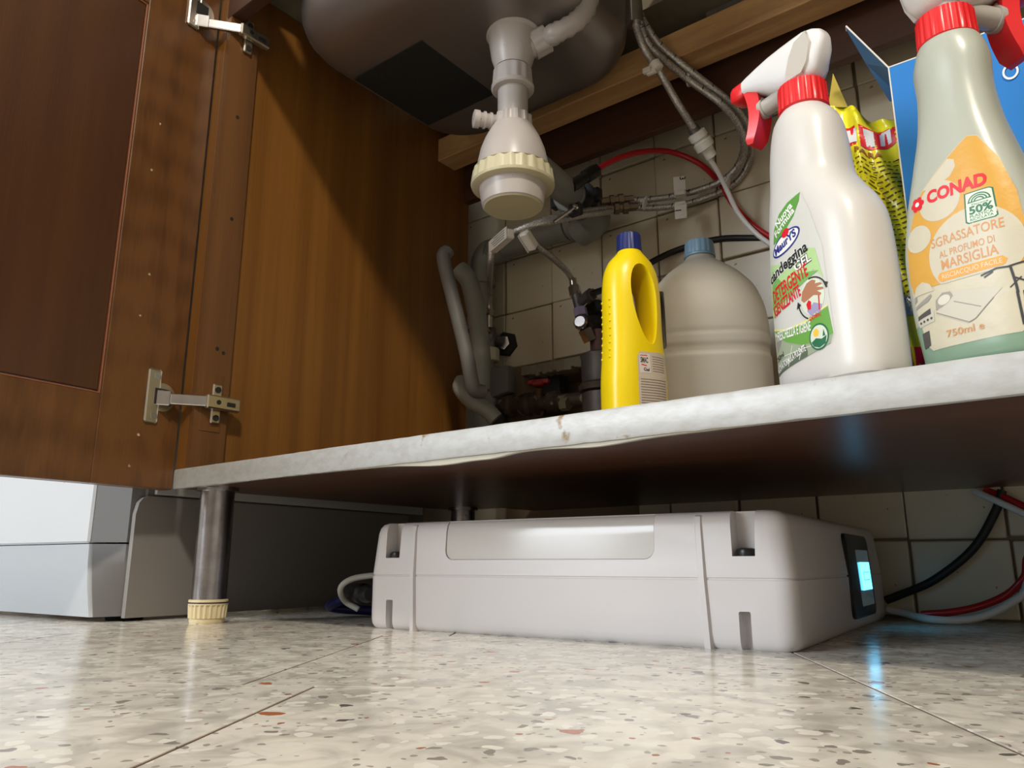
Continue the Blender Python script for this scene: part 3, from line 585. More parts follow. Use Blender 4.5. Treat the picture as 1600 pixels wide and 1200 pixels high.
bm = B(); lathe(bm, [(0, .0065), (.001, .0085), (.012, .0085), (.013, .0065)], at(1021, 98, D=.94), (.5, .3, -1), 12); p = at(1011, 110, D=.94); box(bm, p.x-.006, p.x+.006, p.y-.003, p.y+.003, p.z-.004, p.z+.004, .001); p = at(1018, 112, D=.94); box(bm, p.x-.007, p.x+.007, p.y-.003, p.y+.003, p.z-.004, p.z+.004, .001); obj('clip_body', bm, M['white_pl'], ct, world=True)
# the two short braided hoses with paper tags
P1 = [at(950, 325, D=1.10), at(900, 332, D=1.04), at(855, 343, D=1.0), at(818, 356, D=1.0), at(792, 368, D=1.02), at(770, 388, D=1.06), at(766, 420, D=1.1), at(765, 455, D=1.15), at(765, 480, D=1.24)]
P2 = [at(955, 330, D=1.10), at(905, 337, D=1.04), at(860, 347, D=1.0), at(824, 356, D=1.0), at(836, 381, D=1.02), at(862, 402, D=1.06), at(882, 420, D=1.12), at(892, 432, D=1.18), at(896, 445, D=1.20)]
P2[-1] = at(896, 442, y=1.02); P2[-2] = at(890, 430, y=1.01); P1[-1] = at(765, 482, y=1.03); P1[-2] = at(765, 455, y=1.02)
tex = {}
def text_bm(s, size, bold=0, align='LEFT', spacing=1.0, shear=0):
    c = bpy.data.curves.new('t', 'FONT'); c.body = s; c.size = size; c.offset = bold*size; c.align_x = align; c.space_character = spacing; c.resolution_u = 3; c.shear = shear
    o = bpy.data.objects.new('t', c); COL.objects.link(o); dg = bpy.context.evaluated_depsgraph_get(); me = bpy.data.meshes.new_from_object(o.evaluated_get(dg))
    bpy.data.objects.remove(o); bpy.data.curves.remove(c); bm = B(); bm.from_mesh(me); bpy.data.meshes.remove(me); return bm
INK = {}
def ink(name, col, rough=.45):
    if name not in INK: INK[name] = mat('ink_'+name, col, rough)
    return INK[name]
def tagged_hose(label, pts, p, q_, red):
    t = hose('braided_hose', label, pts, .0048, M['braid'])
    w = (q_-p).normalized(); v = Vector((w.y, -w.x, 0)); 
    if v.y > 0: v = -v
    v.normalize(); n = w.cross(v)
    Mx = Matrix(((w.x, n.x, v.x, p.x), (w.y, n.y, v.y, p.y), (w.z, n.z, v.z, p.z), (0, 0, 0, 1))); L2 = (q_-p).length
    bm = B(); box(bm, 0, L2, -.009, .009, .0060, .0068, 0, 1, Mx); box(bm, 0, L2, -.0075, .0075, -.0068, .0064, .002, 1, Mx); lb = obj('paper_tag', bm, M['white_pl'], t, world=True, smooth=0)
    bm = B()
    for k in range(4):
        yy = -.006+.0038*k; box(bm, L2*.12, L2*(.7+.2*((k*7) % 3)/3), yy, yy+.0014, .0068, .0071, 0, 1, Mx)
    obj('tag_print', bm, ink('grey', (.25, .24, .22)), lb, world=True, smooth=0)
    if red:
        bm = B(); box(bm, L2*.45, L2*.95, .001, .0065, .0071, .0074, 0, 1, Mx); obj('tag_print', bm, ink('red', (.62, .01, .02)), lb, world=True, smooth=0)
tagged_hose('left short braided hose with a white paper tag running down to the left valve', P1, at(798, 364, D=1.0), at(770, 388, D=1.05), False)
tagged_hose('right short braided hose with a red printed paper tag running to the tee valve', P2, at(818, 362, D=1.0), at(834, 388, D=1.02), True)
# numbered tags on the loops
for p, rz_, s, lb in ((at(1063, 300, D=1.11), .1, '3', 'white paper flag printed with a 3 on the upper braided hose'), (at(1064, 325, D=1.11), -.05, '1', 'white paper flag on the lower braided hose')):
    t = thing('paper_flag', lb, 'tag', tuple(p), 0.35)
    bm = B(); box(bm, -.009, .009, -.0095, -.0088, -.002, .022, 0); box(bm, -.009, .009, -.0095, .007, -.008, .001, .002)
    if s == '1': bmesh.ops.scale(bm, vec=(1, 1, -1), verts=bm.verts); bmesh.ops.reverse_faces(bm, faces=bm.faces)
    lbp = obj('flag', bm, M['white_pl'], t, smooth=0)
    bm = text_bm(s, .013, .02, 'CENTER'); bmesh.ops.transform(bm, matrix=Matrix.Translation((.001, -.0097, .018 if s == '3' else -.008)) @ Matrix.Rotation(PI/2, 4, 'X') @ Matrix.Rotation(-PI/2 if s == '3' else PI/2, 4, 'Z'), verts=bm.verts)
    obj('lettering', bm, ink('black', (.02, .02, .02)), lbp, smooth=0)
# ---------------------------------------------------------------- washing machine at the left
wa = math.radians(4.5)
wmch = thing('washing_machine', 'white and silver appliance standing left of the chrome cabinet leg', 'appliance', (-.94, .452, 0), wa)
def wbox(bm, *a, **k): return box(bm, *a, **k)
DP, WD = .55, .595
bm = B(); wbox(bm, -WD+.01, -.004, .02, DP, .03, .80, .002); obj('casing', bm, mat('dark_grey_casing', (.16, .15, .14), .5), wmch, smooth=0)
bm = B(); wbox(bm, -WD, -.0430, -.024, .02, .0905, .80, .0025); fp = obj('front_panel', bm, M['white_body'], wmch)
bm = B(); rings(bm, [[Vector((x, y, z)) for x, y in ((-.0425, -.0205), (-.0075, .0035), (-.0065, .03), (-.0425, .03))] for z in (.0915, .80)])
obj('corner_post', bm, mat('light_grey_post', (.19, .19, .19), .4), wmch)
bm = B()   # curved kick panel, bulging at the corner
def kick(z):
    b_ = .012*math.sin(PI*min(1, max(0, (z-.005)/.082)))+.0
    q_ = .019*(1-(z-.006)/.083)
    return [(-WD, -.024-b_*.35, z), (-.040+q_+b_*.3, -.024-b_*.35, z), (-.0375+q_+b_*.3, -.021-b_*.3, z), (-.0375+q_, .03, z), (-WD, .03, z)]
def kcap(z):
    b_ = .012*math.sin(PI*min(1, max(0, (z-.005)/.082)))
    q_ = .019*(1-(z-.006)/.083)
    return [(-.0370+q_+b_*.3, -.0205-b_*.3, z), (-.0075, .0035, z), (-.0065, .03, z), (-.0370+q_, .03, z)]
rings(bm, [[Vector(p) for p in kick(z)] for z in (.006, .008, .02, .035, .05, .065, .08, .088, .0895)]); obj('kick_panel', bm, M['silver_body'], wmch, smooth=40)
bm = B(); rings(bm, [[Vector(p) for p in kcap(z)] for z in (.006, .008, .02, .035, .05, .065, .08, .088, .0895)]); obj('kick_end_cap', bm, mat('shaded_end_cap', (.17, .17, .175), .4), wmch, smooth=40)  # shade of the right-facing silver corner put into a darker cap colour
bm = B()   # side cover with a rounded upper front corner
ol = [(.006, .004), (.50, .004), (.50, .1475), (.022, .1475), (.014, .145), (.009, .139), (.006, .125)]
rings(bm, [[Vector((x, y, z)) for y, z in ol] for x in (-.006, .0005, .0015)]); obj('side_cover', bm, M['grey_body'], wmch)
bm = B(); wbox(bm, -.004, .001, .030, .54, .1500, .80, .001); obj('side_panel', bm, mat('pale_side_panel', (.42, .42, .40), .4), wmch, smooth=0)
for x, y in ((-.04, .03), (-WD+.05, .03), (-.04, .5), (-WD+.05, .5)):
    bm = B(); lathe(bm, [(0, .021), (.004, .022), (.008, .014), (.035, .014)], (x, y, 0), seg=20); obj('foot', bm, M['rubber'], wmch)
# ---------------------------------------------------------------- water treatment unit (device) under the board
dr = math.radians(5.1)
dev = thing('plastic_case_unit', 'wide pale grey plastic case with lit side screen lying on the floor under the cabinet', 'appliance', (-.2078, .6166, 0), dr)
DW, DL, DH_ = .4475, .452, .1093; SEAM = .0545
def rr(hx0, hx1, y0, y1, r, z, n=6):
    cx, cy = (hx0+hx1)/2, (y0+y1)/2; return rrect(cx, cy, (hx1-hx0)/2, (y1-y0)/2, r, z, n)
def shell(z0, z1, prof):
    bm = B(); rings(bm, [rr(-DW+i, -i, i*.7, DL-i, max(r, .002), z, 6) for z, i, r in prof]); return bm
low = shell(0, SEAM, [(.0, .006, .012), (.0015, .003, .015), (.005, .0008, .016), (.010, 0, .016), (SEAM-.001, -.0002, .016), (SEAM-.0004, .0012, .015), (SEAM, .0014, .015)])
upp = shell(SEAM, DH_, [(SEAM, .0014, .015), (SEAM+.0006, .0012, .015), (SEAM+.0012, 0, .016), (.098, .0042, .015), (.104, .0062, .014), (.1075, .0095, .012), (DH_, .014, .010), (DH_+.0001, .02, .008)])
def meshobj(bm):
    me = bpy.data.meshes.new('cut'); bm.to_mesh(me); bm.free(); o = bpy.data.objects.new('cut', me); COL.objects.link(o); return o
def boolean(bm, cutter_bm):
    a = meshobj(bm); c = meshobj(cutter_bm); m_ = a.modifiers.new('b', 'BOOLEAN'); m_.operation = 'DIFFERENCE'; m_.object = c; m_.solver = 'EXACT'
    dg = bpy.context.evaluated_depsgraph_get(); me = bpy.data.meshes.new_from_object(a.evaluated_get(dg))
    out = B(); out.from_mesh(me)
    for o in (a, c): bpy.data.objects.remove(o)
    bpy.data.meshes.remove(me); return out
cut = B()
for x0, x1 in ((-.0475, -.0290), (-.4225, -.4035)):
    t0 = [(x0-.0015, -.02, .125), (x1+.0015, -.02, .125), (x1+.0015, .020, .125), (x0-.0015, .020, .125)]; t1 = [(x0, -.02, .0725), (x1, -.02, .0725), (x1, .020, .0725), (x0, .020, .0725)]
    rings(cut, [[Vector(p) for p in t1], [Vector(p) for p in t0]])
upp = boolean(upp, cut)
def front_y(z):
    if z < .098: return (.0042*(z-SEAM)/(.098-SEAM))*.7
    if z < .104: return (.0042+.002*(z-.098)/.006)*.7
    if z < .1075: return (.0062+.0033*(z-.104)/.0035)*.7
    return (.0095+.0045*(min(z, .1093)-.1075)/.0018)*.7
def inset_solid(x0, x1, z0, z1, r, dy, y_in, y_out=None):
    bm = B(); R = []
    zs = [z0+r*(1-math.cos(PI/2*i/5)) for i in range(6)]+[.086, .092, .098, .101, .104, .106, .1075, z1]
    for z in zs:
        k = r-math.sqrt(max(0, r*r-max(0, r-(z-z0))**2)); f = front_y(z)+dy
        a, b_ = x0+k, x1-k; yo = f if y_out is None else y_out; yi = y_in if y_out is None else f
        R.append([Vector((a, yo, z)), Vector((b_, yo, z)), Vector((b_, yi, z)), Vector((a, yi, z))])
    return rings(bm, R)
IX0, IX1 = -.3425, -.1150
upp = boolean(upp, inset_solid(IX0, IX1, .0700, .1200, .010, .0022, None, -.02))
cut = B()
for x0, x1 in ((-.0448, -.0352), (-.4188, -.4095)): box(cut, x0, x1, -.02, .013, -.01, .0295, .001)
low = boolean(low, cut)
obj('lower_shell', low, M['dev'], dev, smooth=32); us_ = obj('upper_shell', upp, M['dev'], dev, smooth=32)
bm = inset_solid(IX0+.0007, IX1-.0007, .0707, .1082, .0094, .0012, .016)
obj('glossy_inset', bm, M['dev_gloss'], us_)
for xc in (-.0382, -.413):
    bm = B(); lathe(bm, [(.0728, .0075), (.0765, .0080), (.0785, .0070), (.0793, .004)], (xc, .0095, 0), seg=20); obj('case_screw', bm, M['black'], dev)
for xc, tx in ((-.0700, .0035), (-.3805, .0025)):
    bm = B(); R = []
    for z in (.0, .004, .02, .0545, .08, .098, .1055, .1095):
        i = .0 if z < .0545 else (z-.0545)*.09
        if z > .1: i = .0062
        if z > .108: i = .016
        y0 = i-.0030; lean = (z/.109)*-tx*1.5
        R.append([Vector((xc-.0042+lean, y0+.010, z)), Vector((xc-.0036+lean, y0+.0012, z)), Vector((xc-.0026+lean, y0, z)), Vector((xc+.0018+lean, y0, z)), Vector((xc+.0032+lean, y0+.0028, z)), Vector((xc+.0038+lean, y0+.010, z))])
    rings(bm, R); obj('case_rib', bm, M['dev'], dev, smooth=30)
# side screen
bm = B(); bz = [rrect(.287, .0545, .0655, .0425, .008, 0, 5)]
def sidep(p, x): return Vector((x-(max(0, p.y-SEAM))*.095, p.x, p.y))
r0 = rrect(.287, .0545, .0655, .0425, .009, 0, 5); r1 = rrect(.287, .0545, .0640, .0410, .008, 0, 5)
rings(bm, [[sidep(p, -.002) for p in r0], [sidep(p, .0028) for p in r0], [sidep(p, .0036) for p in r1]]); sc = obj('screen', bm, M['black'], dev)
bm = B(); r2 = rrect(.303, .052, .037, .029, .002, 0, 2); rings(bm, [[sidep(p, .0036) for p in r2], [sidep(p, .0040) for p in r2]]); obj('display_glass', bm, mat('display_glass', (.10, .12, .13), .15, emis=((.3, .45, .5), .05)), sc, smooth=0)
bm = B(); r3 = rrect(.304, .0535, .029, .0145, .001, 0, 2); rings(bm, [[sidep(p, .0040) for p in r3], [sidep(p, .0044) for p in r3]]); obj('lit_display', bm, mat('lit_cyan', (.1, .4, .45), .3, emis=((.10, .60, 1.0), 2.6)), sc, smooth=0)
bm = B()
for a in ((.285, .325, .057, .0580), (.285, .325, .0490, .0500), (.285, .2865, .049, .058), (.3235, .325, .049, .058)): rings(bm, [[sidep(Vector((y, z, 0)), x) for y, z in ((a[0], a[2]), (a[1], a[2]), (a[1], a[3]), (a[0], a[3]))] for x in (.0044, .0046)])
obj('display_symbol', bm, mat('display_dim', (.05, .4, .4), .3, emis=((.03, .34, .55), 1.3)), sc, smooth=0)
# tube and plug at the case's left
t = thing('clear_tube', 'short clear grey tube curving out of the left side of the pale case', 'tube', tuple(at(575, 900, D=.9)))
bm = B(); tube(bm, [at(590, 899, D=.93), at(575, 900, D=.93), at(552, 904, D=.93), at(536, 913, D=.93), at(532, 925, D=.935), at(540, 940, D=.95), at(560, 952, D=.95)], .0035, n=6); obj('tube_line', bm, mat('dull_tube', (.40, .40, .37), .3), t, world=True)
t = thing('power_plug', 'black plug with a dark blue cable beside the left end of the pale case', 'plug', tuple(at(565, 930, D=.9)))
q = at(574, 928, D=.93); w = Vector((-.95, .3, 0)).normalized()
bm = B(); lathe(bm, [(-.01, .008), (0, .010), (.006, .010), (.008, .007), (.012, .012), (.045, .011), (.05, .006)], q, w, 18); obj('plug_body', bm, M['black'], t, world=True)
bm = B(); e_ = q+w*.05; tube(bm, [e_, e_+w*.03+Vector((0, 0, -.01)), Vector((e_.x-.06, e_.y+.02, .012)), Vector((e_.x-.02, e_.y+.06, .007))], .006, n=6); obj('cable', bm, mat('dark_blue_cable', (.008, .010, .10), .4), t, world=True)
# hoses at right of the case
hose('black_cable', 'thick black hose sweeping from behind the pale case up to the board', [at(1384, 938, D=.995), at(1405, 930, D=.985), at(1460, 906, D=.955), at(1520, 858, D=.93), at(1555, 800, D=.915), at(1566, 766, D=.91)], .0050, M['rubber'], 'hose')
hose('white_tube', 'white tube lying in a low curve on the floor at the right', [at(1388, 953, D=.975), at(1412, 958, D=.955), at(1450, 967, D=.905), at(1500, 969, D=.895), at(1545, 960, D=.89), at(1595, 932, D=.88), at(1650, 890, D=.86), Vector((.12, 1.03, .07)), Vector((.40, 1.06, .05))], .0042, M['white_tube'], 'tube')
hose('red_tube', 'dark red tube curving above the low white tube at the right', [at(1440, 960, D=.94), at(1490, 956, D=.92), at(1535, 946, D=.91), at(1575, 928, D=.90), at(1600, 903, D=.885), at(1640, 850, D=.87), Vector((.10, 1.05, .10)), Vector((.40, 1.07, .09))], .0042, M['red_tube'], 'tube')
hose('white_tube', 'white tube slanting down from under the board at the right', [at(1524, 768, D=.93), at(1560, 784, D=.905), at(1610, 808, D=.88), at(1680, 850, D=.85), Vector((.20, 1.04, .06)), Vector((.40, 1.05, .03))], .0040, M['white_tube'], 'tube')
hose('red_tube', 'red tube slanting down beside the upper white tube at the right', [at(1540, 766, D=.93), at(1572, 778, D=.905), at(1615, 798, D=.88), at(1680, 825, D=.85), Vector((.20, 1.06, .09)), Vector((.40, 1.06, .07))], .0040, M['red_tube'], 'tube')
# ---------------------------------------------------------------- bottles
def interp(rows, z):
    if z <= rows[0][0]: return rows[0][1:]
    if z >= rows[-1][0]: return rows[-1][1:]
    n = len(rows)
    for i in range(n-1):
        if rows[i][0] <= z <= rows[i+1][0]:
            h = rows[i+1][0]-rows[i][0]; t = (z-rows[i][0])/h; out = []
            for k in range(1, len(rows[0])):
                def slope(j):
                    if j <= 0 or j >= n-1: return 0 if 0 < n-1 else 0
                    a = (rows[j][k]-rows[j-1][k])/max(1e-9, rows[j][0]-rows[j-1][0]); b = (rows[j+1][k]-rows[j][k])/max(1e-9, rows[j+1][0]-rows[j][0])
                    return 0 if a*b <= 0 else 2*a*b/(a+b)
                m0, m1 = slope(i)*h, slope(i+1)*h
                out.append((2*t**3-3*t*t+1)*rows[i][k]+(t**3-2*t*t+t)*m0+(-2*t**3+3*t*t)*rows[i+1][k]+(t**3-t*t)*m1)
            return out
class Body:
    """lofted bottle body; rows of (z, half width, half depth, centre x, exponent)"""
    def __init__(s, rows): s.rows = rows
    def ring(s, z, seg=56, grow=0):
        hw, hd, cx, e = interp(s.rows, z); out = []
        for i in range(seg):
            a = 2*PI*i/seg; c, d = math.cos(a), math.sin(a)
            out.append(Vector((cx+(hw+grow)*math.copysign(abs(c)**(2/e), c), (hd+grow)*math.copysign(abs(d)**(2/e), d), z)))
        return out
    def mesh(s, z0, z1, n=46, grow=0, seg=56, zs=None):
        bm = B(); zs = zs or [lerp(z0, z1, i/n) for i in range(n+1)]
        rings(bm, [s.ring(z, seg, grow) for z in zs]); return bm
    def pt(s, u, v, off):
        hw, hd, cx, e = interp(s.rows, v); hw += off; hd += off
        t = max(-.999, min(.999, (u-cx)/hw)); return Vector((u, -hd*(1-abs(t)**e)**(1/e)-.00005, v))
def decal(body, bm, off, step=.003, M4=None):
    """wrap flat artwork (x = u, y = v, metres) onto the front of a body"""
    if M4: bmesh.ops.transform(bm, matrix=M4, verts=bm.verts)
    if not bm.verts: return bm
    for ax in (0, 1):
        lo = min(v.co[ax] for v in bm.verts); hi = max(v.co[ax] for v in bm.verts); k = math.floor(lo/step)+1; st = step if ax == 0 else step*2
        k = math.floor(lo/st)+1
        while k*st < hi:
            no = Vector((1, 0, 0)) if ax == 0 else Vector((0, 1, 0))
            bmesh.ops.bisect_plane(bm, geom=bm.verts[:]+bm.edges[:]+bm.faces[:], plane_co=no*(k*st), plane_no=no); k += 1
    for v in bm.verts: v.co = body.pt(v.co.x, v.co.y, off+v.co.z)
    return bm
def poly(pts, bm=None):
    bm = bm or B(); vs = [bm.verts.new((p[0], p[1], 0)) for p in pts]; f = bm.faces.new(vs); bmesh.ops.triangulate(bm, faces=[f]); 
    return bm
def flip_up(bm):
    bm.normal_update()
    return bm
def disc(cx, cy, rx, ry=None, n=28, rot=0, bm=None):
    ry = ry or rx; c, s = math.cos(rot), math.sin(rot)
    return poly([(cx+rx*math.cos(a)*c-ry*math.sin(a)*s, cy+rx*math.cos(a)*s+ry*math.sin(a)*c) for a in [2*PI*i/n for i in range(n)]], bm)
def stroke(pts, w, bm=None):
    bm = bm or B(); P = [Vector((p[0], p[1])) for p in pts]
    for a, b_ in zip(P, P[1:]):
        d = (b_-a).normalized(); n = Vector((-d.y, d.x))*w/2; e = d*w*.2
        poly([a-e+n, a-e-n, b_+e-n, b_+e+n], bm)
    return bm
def place(bm, x, y, rot=0, sx=1, sy=1): bmesh.ops.transform(bm, matrix=Matrix.Translation((x, y, 0)) @ Matrix.Rotation(rot, 4, 'Z') @ Matrix.Diagonal((sx, sy, 1, 1)), verts=bm.verts); return bm
def fit_text(s, x0, y0, x1, y1, h, bold=.02, shear=0):
    """text whose baseline runs from (x0,y0) to (x1,y1) with capital height h"""
    bm = text_bm(s, 1.0, bold, shear=shear)
    xs = [v.co.x for v in bm.verts]; a, b_ = min(xs), max(xs); L_ = math.hypot(x1-x0, y1-y0)
    bmesh.ops.translate(bm, vec=(-a, 0, 0), verts=bm.verts)
    return place(bm, x0, y0, math.atan2(y1-y0, x1-x0), L_/(b_-a), h/.70)
class Art:
    def __init__(s, body, label_obj, base=.0002): s.b = body; s.l = label_obj; s.k = base; s.sx = 1; s.x0 = 0
    def put(s, bm, name, m, layer=1, step=.003):
        for v in bm.verts: v.co.x = s.x0+(v.co.x-s.x0)*s.sx
        return obj(name, decal(s.b, bm, s.k+.00006*layer, step), m, s.l, smooth=80)
def trigger(parent, z, sx, m_white, m_red, nozzle=True, scale=1.0, hcol=None):
    """trigger spray head, nozzle along local x * sx; z = top of the bottle neck"""
    def px(v): return Vector((v[0]*sx*scale, v[1]*scale, z+v[2]*scale))
    bm = B(); lathe(bm, [(-.001, .0165), (0, .0178), (0, .0178, .0007), (.019, .0172, .0007), (.0195, .0165), (.020, .012)], (0, 0, z), seg=96); obj('collar', bm, m_red, parent)
    # shroud: sections along x, y half width, z low, z high
    secs = [(-.026, .004, .046, .051), (-.0235, .008, .0375, .0565), (-.018, .0105, .0245, .0600), (-.010, .0120, .0205, .0620), (0, .0125, .0200, .0615), (.010, .0125, .0215, .0610), (.022, .0120, .0270, .0600), (.034, .0110, .0340, .0578), (.046, .0100, .0395, .0552), (.050, .0095, .0405, .0540)]
    R = []
    for x, hw, z0, z1 in secs:
        r = []; c = (z0+z1)/2; hz = (z1-z0)/2
        for i in range(24):
            a = 2*PI*i/24; cc, ss = math.cos(a), math.sin(a); r.append(px((x, hw*math.copysign(abs(cc)**.62, cc), c+hz*math.copysign(abs(ss)**.62, ss))))
        R.append(r if sx > 0 else r[::-1])
    bm = B(); rings(bm, R); sh = obj('shroud', bm, m_white, parent, smooth=45)
    bm = B(); R = []
    for x, hw, z0, z1 in ((-.0185, .0100, .027, .0560), (-.020, .0088, .030, .0550), (-.0215, .0072, .0355, .0535)): pass
    bmesh_ok = [(-.0155, .031), (-.019, .045), (-.0165, .0555), (-.006, .0520), (.000, .042), (.004, .030), (.002, .024), (-.010, .024)]
    R = [[px((x, y, zz)) for x, zz in bmesh_ok] for y in (-.0128, .0128)]
    rings(bm, R if sx < 0 else R[::-1]); obj('shroud_inset', bm, M['pp_clear'], sh, smooth=30)
    bm = B()
    secs = [(.049, .0086, .0405, .0540), (.053, .0092, .0385, .0540), (.060, .0092, .0385, .0535), (.063, .0080, .0395, .0520)]
    R = []
    for x, hw, z0, z1 in secs:
        c = (z0+z1)/2; hz = (z1-z0)/2; r = [px((x, hw*math.copysign(abs(math.cos(a))**.5, math.cos(a)), c+hz*math.copysign(abs(math.sin(a))**.5, math.sin(a)))) for a in [2*PI*i/20 for i in range(20)]]; R.append(r if sx > 0 else r[::-1])
    rings(bm, R); obj('nozzle', bm, m_red, parent, smooth=45)
    bm = B(); R = []
    for t in range(13):
        u = t/12; x = .045-.004*math.sin(u*PI)+(.004*u*u)-.002; zz = .0405-.046*u; hw = lerp(.0085, .0100, u); th = lerp(.0058, .0036, u)
        if u > .93: hw *= .8; th *= .6
        R.append([px((x+th, -hw, zz)), px((x+th*1.2, 0, zz)), px((x+th, hw, zz)), px((x-th, hw*.8, zz)), px((x-th*.6, 0, zz)), px((x-th, -hw*.8, zz))][::(1 if sx > 0 else -1)])
    rings(bm, R); obj('trigger_lever', bm, m_red, parent, smooth=50)
    bm = B(); a = px((.010, 0, .024)); b_ = px((.036, 0, .0225)); cyl(bm, a, b_, .0068*scale); cyl(bm, px((.034, 0, .0225)), px((.0375, 0, .0225)), .0082*scale); cyl(bm, px((.036, 0, .031)), px((.046, 0, .028)), .003*scale); cyl(bm, px((.020, .004, .033)), px((.044, .004, .030)), .0025*scale); obj('pump_barrel', bm, M['pp_clear'], parent)
    bm = B(); cyl(bm, px((0, 0, .018)), px((0, 0, .026)), .0115*scale, .010*scale); obj('pump_base', bm, m_white, parent)
INKS = dict(red=(.62, .012, .02), green=(.10, .30, .05), lgreen=(.40, .60, .27), dgreen=(.03, .12, .03), navy=(.02, .03, .22), white=(.78, .78, .76), black=(.02, .02, .02), skin=(.40, .18, .10), grey=(.25, .24, .22), sage=(.30, .36, .25), pale=(.62, .68, .56), lilac=(.32, .30, .48), sun=(.85, .50, .06), orange=(.75, .32, .03), amber=(.74, .40, .055), cream=(.66, .60, .45), peach=(.55, .25, .08), forest=(.02, .14, .07), mgrey=(.40, .38, .32), coral=(.65, .05, .05))
def I(n): return ink(n, INKS[n])
# --- white spray bottle
wb = thing('spray_bottle', 'white bleach spray bottle with red nozzle pointing left', 'bottle', (-.1330, .5215, ZT+.0005), math.radians(-30))
wbody = Body([(0, .0385, .0235, 0, 3.2), (.003, .0415, .0265, 0, 3.2), (.010, .0425, .0275, 0, 3.2), (.060, .0425, .0280, -.0005, 3.2), (.095, .0422, .0277, -.0008, 3.0), (.113, .0412, .0273, -.0016, 2.9), (.127, .0382, .0266, -.0040, 2.8), (.140, .0335, .0256, -.0078, 2.6), (.153, .0297, .0245, -.0105, 2.4), (.172, .0284, .0240, -.0108, 2.3), (.190, .0268, .0230, -.0108, 2.1), (.200, .0240, .0215, -.0112, 2), (.2065, .0195, .0185, -.0115, 2), (.211, .0155, .0155, -.0115, 2), (.214, .0130, .0130, -.0115, 2)])
bm = wbody.mesh(0, .214, zs=[0, .0015, .003, .006, .010]+[.014+.005*i for i in range(37)]+[.198, .201, .204, .207, .210, .212, .214]); obj('bottle_body', bm, M['bottle_white'], wb)
h_ = bpy.data.objects.new('spray_head', None); h_.location = (-.0115, 0, 0); h_.empty_display_size = .01
h_.name = 'spray_head'
COL.objects.link(h_); h_.parent = wb; WM[h_.name] = wm(wb) @ Matrix.Translation((-.0115, 0, 0))
h_.rotation_euler = (0, 0, .16)
trigger(h_, .2110, -1, M['pp_white'], M['red_pl'], scale=.96)
lab = obj('label', decal(wbody, poly([(-.040, .014), (.020, .024), (.023, .030), (.020, .090), (.012, .118), (.004, .136), (-.004, .140), (-.022, .132), (-.034, .105), (-.041, .070)]), .0001), mat('label_paper_white', (.58, .585, .55), .33), wb, smooth=80)
A = Art(wbody, lab); A.sx = .925; A.x0 = .018
A.put(poly([(-.0395, .056), (-.036, .095), (-.012, .088), (.004, .094), (.014, .090), (.019, .068), (.012, .076), (-.006, .070), (-.022, .060)]), 'label_print', I('lgreen'), 1)
A.put(poly([(-.038, .062), (-.033, .090), (-.018, .074), (-.004, .078), (.016, .074), (.004, .071), (-.020, .063)]), 'label_print', ink('mid_green', (.17, .40, .10)), 2)
A.put(poly([(-.0290, .1080), (-.0270, .1190), (-.0200, .1275), (-.0100, .1325), (.0030, .1350), (.0020, .1290), (-.0040, .1200), (-.0150, .1120), (-.0240, .1085)]), 'label_print', I('green'), 1)
A.put(fit_text('Nuova', -.0225, .1180, -.0045, .1275, .0055, .03), 'lettering', I('white'), 3)
A.put(fit_text('Formula', -.0245, .1115, -.0025, .1230, .0052, .03), 'lettering', I('white'), 3)
A.put(disc(-.0145, .1045, .0165, .0072, rot=.26), 'label_print', I('navy'), 2)
A.put(disc(-.0145, .1045, .0150, .0059, rot=.26), 'label_print', I('white'), 3)
A.put(disc(-.0135, .1110, .0042, .0030, rot=.26), 'label_print', I('red'), 4)
A.put(fit_text('MaurYS', -.0265, .0985, -.0020, .1055, .0056, .04), 'lettering', I('navy'), 5)
A.put(fit_text('candeggina', -.0365, .0805, .0080, .0910, .0078, .075), 'lettering', I('white'), 3)
A.put(fit_text('candeggina', -.0365, .0805, .0080, .0910, .0078, .030), 'lettering', I('black'), 5)
A.put(fit_text('GEL', -.0060, .0800, .0105, .0830, .0062, .085), 'lettering', I('black'), 3)
A.put(fit_text('GEL', -.0060, .0800, .0105, .0830, .0062, .025), 'lettering', I('white'), 5)
A.put(fit_text('DETERGENTE', -.0335, .0655, .0065, .0740, .0095, .02), 'lettering', I('red'), 5)
A.put(fit_text('IGIENIZZANTE', -.0340, .0555, -.0020, .0625, .0082, .02), 'lettering', I('red'), 5)
A.put(disc(.0080, .0585, .0110, .0125), 'label_print', I('pale'), 2)
A.put(poly([(-.0025, .0585), (-.001, .0640), (.004, .0685), (.009, .0695), (.0125, .0680), (.0115, .0662), (.0165, .0655), (.0178, .0640), (.0125, .0635), (.0183, .0618), (.0185, .0603), (.0128, .0608), (.0165, .0582), (.0155, .0570), (.0095, .0588), (.004, .0572), (.0000, .0562)]), 'label_print', I('skin'), 3)
A.put(poly([(.002, .050), (.009, .054), (.016, .051), (.014, .046), (.006, .045)]), 'label_print', I('lilac'), 3)
A.put(poly([(.0020, .0545), (.0045, .0568), (.0068, .0550), (.0060, .0500), (.0030, .0505)], stroke([(.0140, .0575), (.0135, .0480)], .0011)), 'label_print', I('red'), 4)
A.put(stroke([(.008+.0135*math.cos(a), .0585+.0125*math.sin(a)) for a in [1.7-1.5*i/8 for i in range(9)]], .0010, stroke([(.008+.0135*math.cos(a), .0575+.0140*math.sin(a)) for a in [4.3-1.0*i/6 for i in range(7)]], .0010)), 'label_print', I('black'), 4)
A.put(poly([(.0185, .0655), (.0225, .0640), (.0205, .0605)], poly([(-.0075, .0535), (-.0030, .0555), (-.0060, .0585)])), 'label_print', I('black'), 4)
A.put(fit_text('DOWN', .004, .0425, .0140, .0435, .0028, .02), 'lettering', I('red'), 4)
